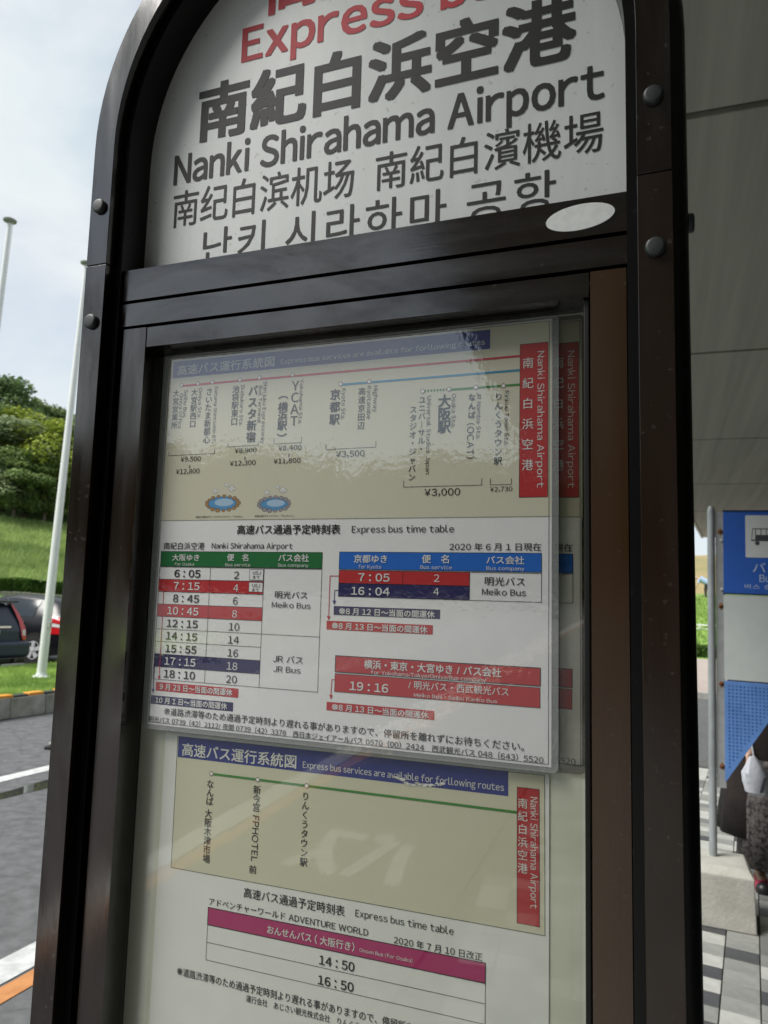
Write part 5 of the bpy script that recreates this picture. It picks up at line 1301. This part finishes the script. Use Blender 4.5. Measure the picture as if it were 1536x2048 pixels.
coat_m = mat('black_brown_coat', (0.006, 0.005, 0.006), .9, col2=(0.020, 0.013, 0.010), vscale=5, bump=.3, bscale=40)
loft('coat', [(-.0, 0, 1.36, .07, .065, 0), (0, 0, 1.33, .15, .10, 0), (0, 0, 1.22, .195, .135, .1), (0, 0, 1.02, .19, .14, .3), (-.01, 0, .82, .235, .18, .6), (-.02, 0, .55, .275, .20, .9), (-.03, 0, .30, .295, .215, 1)], coat_m, pr, wob=.05)
for s_ in ((-.17, 0, 1.30, -.235, -.03, 1.03, -.185, -.16, .90), (.17, 0, 1.30, .23, .02, 1.03, .222, -.025, .84)):
    g = MB(); g.cyl(s_[:3], s_[3:6], .072, .06, 14); g.cyl(s_[3:6], s_[6:], .062, .05, 14); link('sleeve', g, coat_m, pr, smooth=True, bevel=0)
skirt_m = mat('lacy_patterned_skirt', (0.012, 0.010, 0.010), .8, col2=(0.13, 0.115, 0.11), vscale=42, bump=.4, bscale=80, detail=3)
loft('skirt', [(.0, -.06, .78, .17, .17, 0), (.02, -.07, .50, .225, .19, .5), (.03, -.07, .14, .25, .205, 1)], skirt_m, pr, wob=.05, seed=3)
link('hair', MB().lathe((-.01, .005, 1.40), (0, 0, 1), [(.07, 0), (.098, .04), (.108, .10), (.098, .165), (.06, .205), (.02, .217)], 20), mat('black_hair', (.012, .010, .009), .6), pr, smooth=True, angle=80)
fm = MB(); 
for sx in (-.032, .032): fm.lathe((-.01 + sx, -.108, 1.505), (0, -1, 0), [(.011, 0), (.008, .005), (.002, .007)], 10)
link('eyes', fm, mat('eye_dark', (.02, .015, .012), .3), pr)
link('nose', MB().add([(-.01, -.135, 1.475), (-.025, -.10, 1.47), (.005, -.10, 1.47), (-.01, -.105, 1.515)], [(0, 1, 2), (0, 2, 3), (0, 3, 1), (1, 3, 2)]), skin_m, pr, bevel=.003)
link('mouth', MB().box(-.034, .014, -.112, -.104, 1.438, 1.447), mat('lips', (.35, .12, .10), .5), pr, bevel=.003)
for sx, fx, fy in ((-1, -.08, -.02), (1, .105, .01)):
    sh = link('shoe', MB().add([(fx + a, fy + b, z) for z, sc_ in ((0, 1.0), (.035, 1.0), (.065, .72)) for a, b in [(.048 * sc_ * math.cos(t), -.075 + .125 * sc_ * math.sin(t) + (.03 if z > .05 else 0)) for t in [k * math.pi / 9 for k in range(18)]]],
        [(i + 18 * k, (i + 1) % 18 + 18 * k, (i + 1) % 18 + 18 * (k + 1), i + 18 * (k + 1)) for k in range(2) for i in range(18)] + [tuple(range(18)), tuple(range(36, 54))]), mat('pink_red_shoe', (.42, .035, .085), .45), pr, smooth=True)
    link('toe_cap', MB().lathe((fx, fy - .172, .02), (0, -1, .15), [(.044, 0), (.040, .018), (.026, .034), (.008, .040)], 14), mat('black_toe', (.015, .015, .017), .4), sh, smooth=True)
# crumpled white bag held in front
bag = thing('carrier_bag', 'crumpled white plastic bag with a dark mark held against the dark coat', 'bag', (.545, 5.05, .60))
g = MB(); v = []; f = []; rnd = random.Random(12); prof_ = [(.0, .035, .02), (.02, .062, .045), (.07, .074, .055), (.13, .066, .048), (.18, .045, .03), (.225, .018, .014)]
for (z, rx, ry) in prof_:
    for i in range(18):
        t = 2 * math.pi * i / 18; k = 1 + .22 * noise.noise(Vector((math.cos(t) * 1.8, math.sin(t) * 1.8, z * 18)))
        v.append((rx * k * math.cos(t) + z * -.12, ry * k * math.sin(t), z))
for i in range(5):
    for j in range(18): f.append((i * 18 + j, i * 18 + (j + 1) % 18, (i + 1) * 18 + (j + 1) % 18, (i + 1) * 18 + j))
f += [tuple(range(17, -1, -1)), tuple(range(90, 108))]
link('bag_body', g.add(v, f), mat('white_bag_film', (.60, .62, .68), .4, bump=.5, bscale=30), bag, smooth=True, angle=28)
link('printed_mark', MB().add([(.0, -.066, .03), (.022, -.067, .035), (.040, -.064, .12), (.026, -.064, .12)], [(0, 1, 2, 3)]), mat('mark_print', (.06, .06, .08), .6), bag, fixn=False)
link('bag_handle', MB().cyl((-.02, 0, .22), (-.035, .02, .33), .006, n=6), mat('white_bag_film', (.6, .6, .6), .4), bag)
# worker bending on the far bank
gx, gy = 49.6 * math.sin(R(2.95)), 49.6 * math.cos(R(2.95)); gz = hill_z(gx, gy)
wk = thing('person', 'distant person in a pale blue shirt bending over on the grassy bank', 'person', (gx, gy, gz))
J, E, Rr = skeleton((.12, 0, .92), (-.28, -.02, 1.16), (-.44, -.03, 1.20), (-.56, -.04, 1.18), [((.03, -.02, .50), (.05, -.05, .09), (-.06, -.06, .05)), ((.22, .02, .48), (.24, .05, .09), (.13, .04, .05))],
                    [((-.32, -.17, 1.14), (-.38, -.20, .86), (-.50, -.16, .64)), ((-.32, .15, 1.14), (-.36, .20, .88), (-.48, .16, .66))])
figure(wk, J, E, Rr, skin_m, 1)
shirt = mat('pale_blue_shirt', (.38, .50, .68), .8); trs = mat('dark_trousers', (.035, .03, .032), .85)
g = MB(); g.cyl((.15, 0, .92), (-.30, -.02, 1.17), .19, .20, 14); link('shirt', g, shirt, wk, smooth=True)
g = MB(); g.cyl((-.32, -.17, 1.14), (-.38, -.20, .88), .075, .065, 10); g.cyl((-.32, .15, 1.14), (-.36, .20, .90), .075, .065, 10); link('sleeves', g, shirt, wk, smooth=True)
g = MB(); g.cyl((.10, -.05, .95), (.03, -.02, .50), .12, .085, 12); g.cyl((.03, -.02, .50), (.05, -.05, .08), .085, .06, 12); g.cyl((.17, .05, .95), (.22, .02, .48), .12, .085, 12); g.cyl((.22, .02, .48), (.24, .05, .08), .085, .06, 12); link('trousers', g, trs, wk, smooth=True)
link('cap', MB().lathe((-.57, -.04, 1.17), (-.6, 0, .3), [(.10, 0), (.10, .06), (.06, .11), (.02, .12)], 14), mat('white_cap', (.7, .7, .7), .7), wk, smooth=True)
bpy.data.objects.remove(fo)
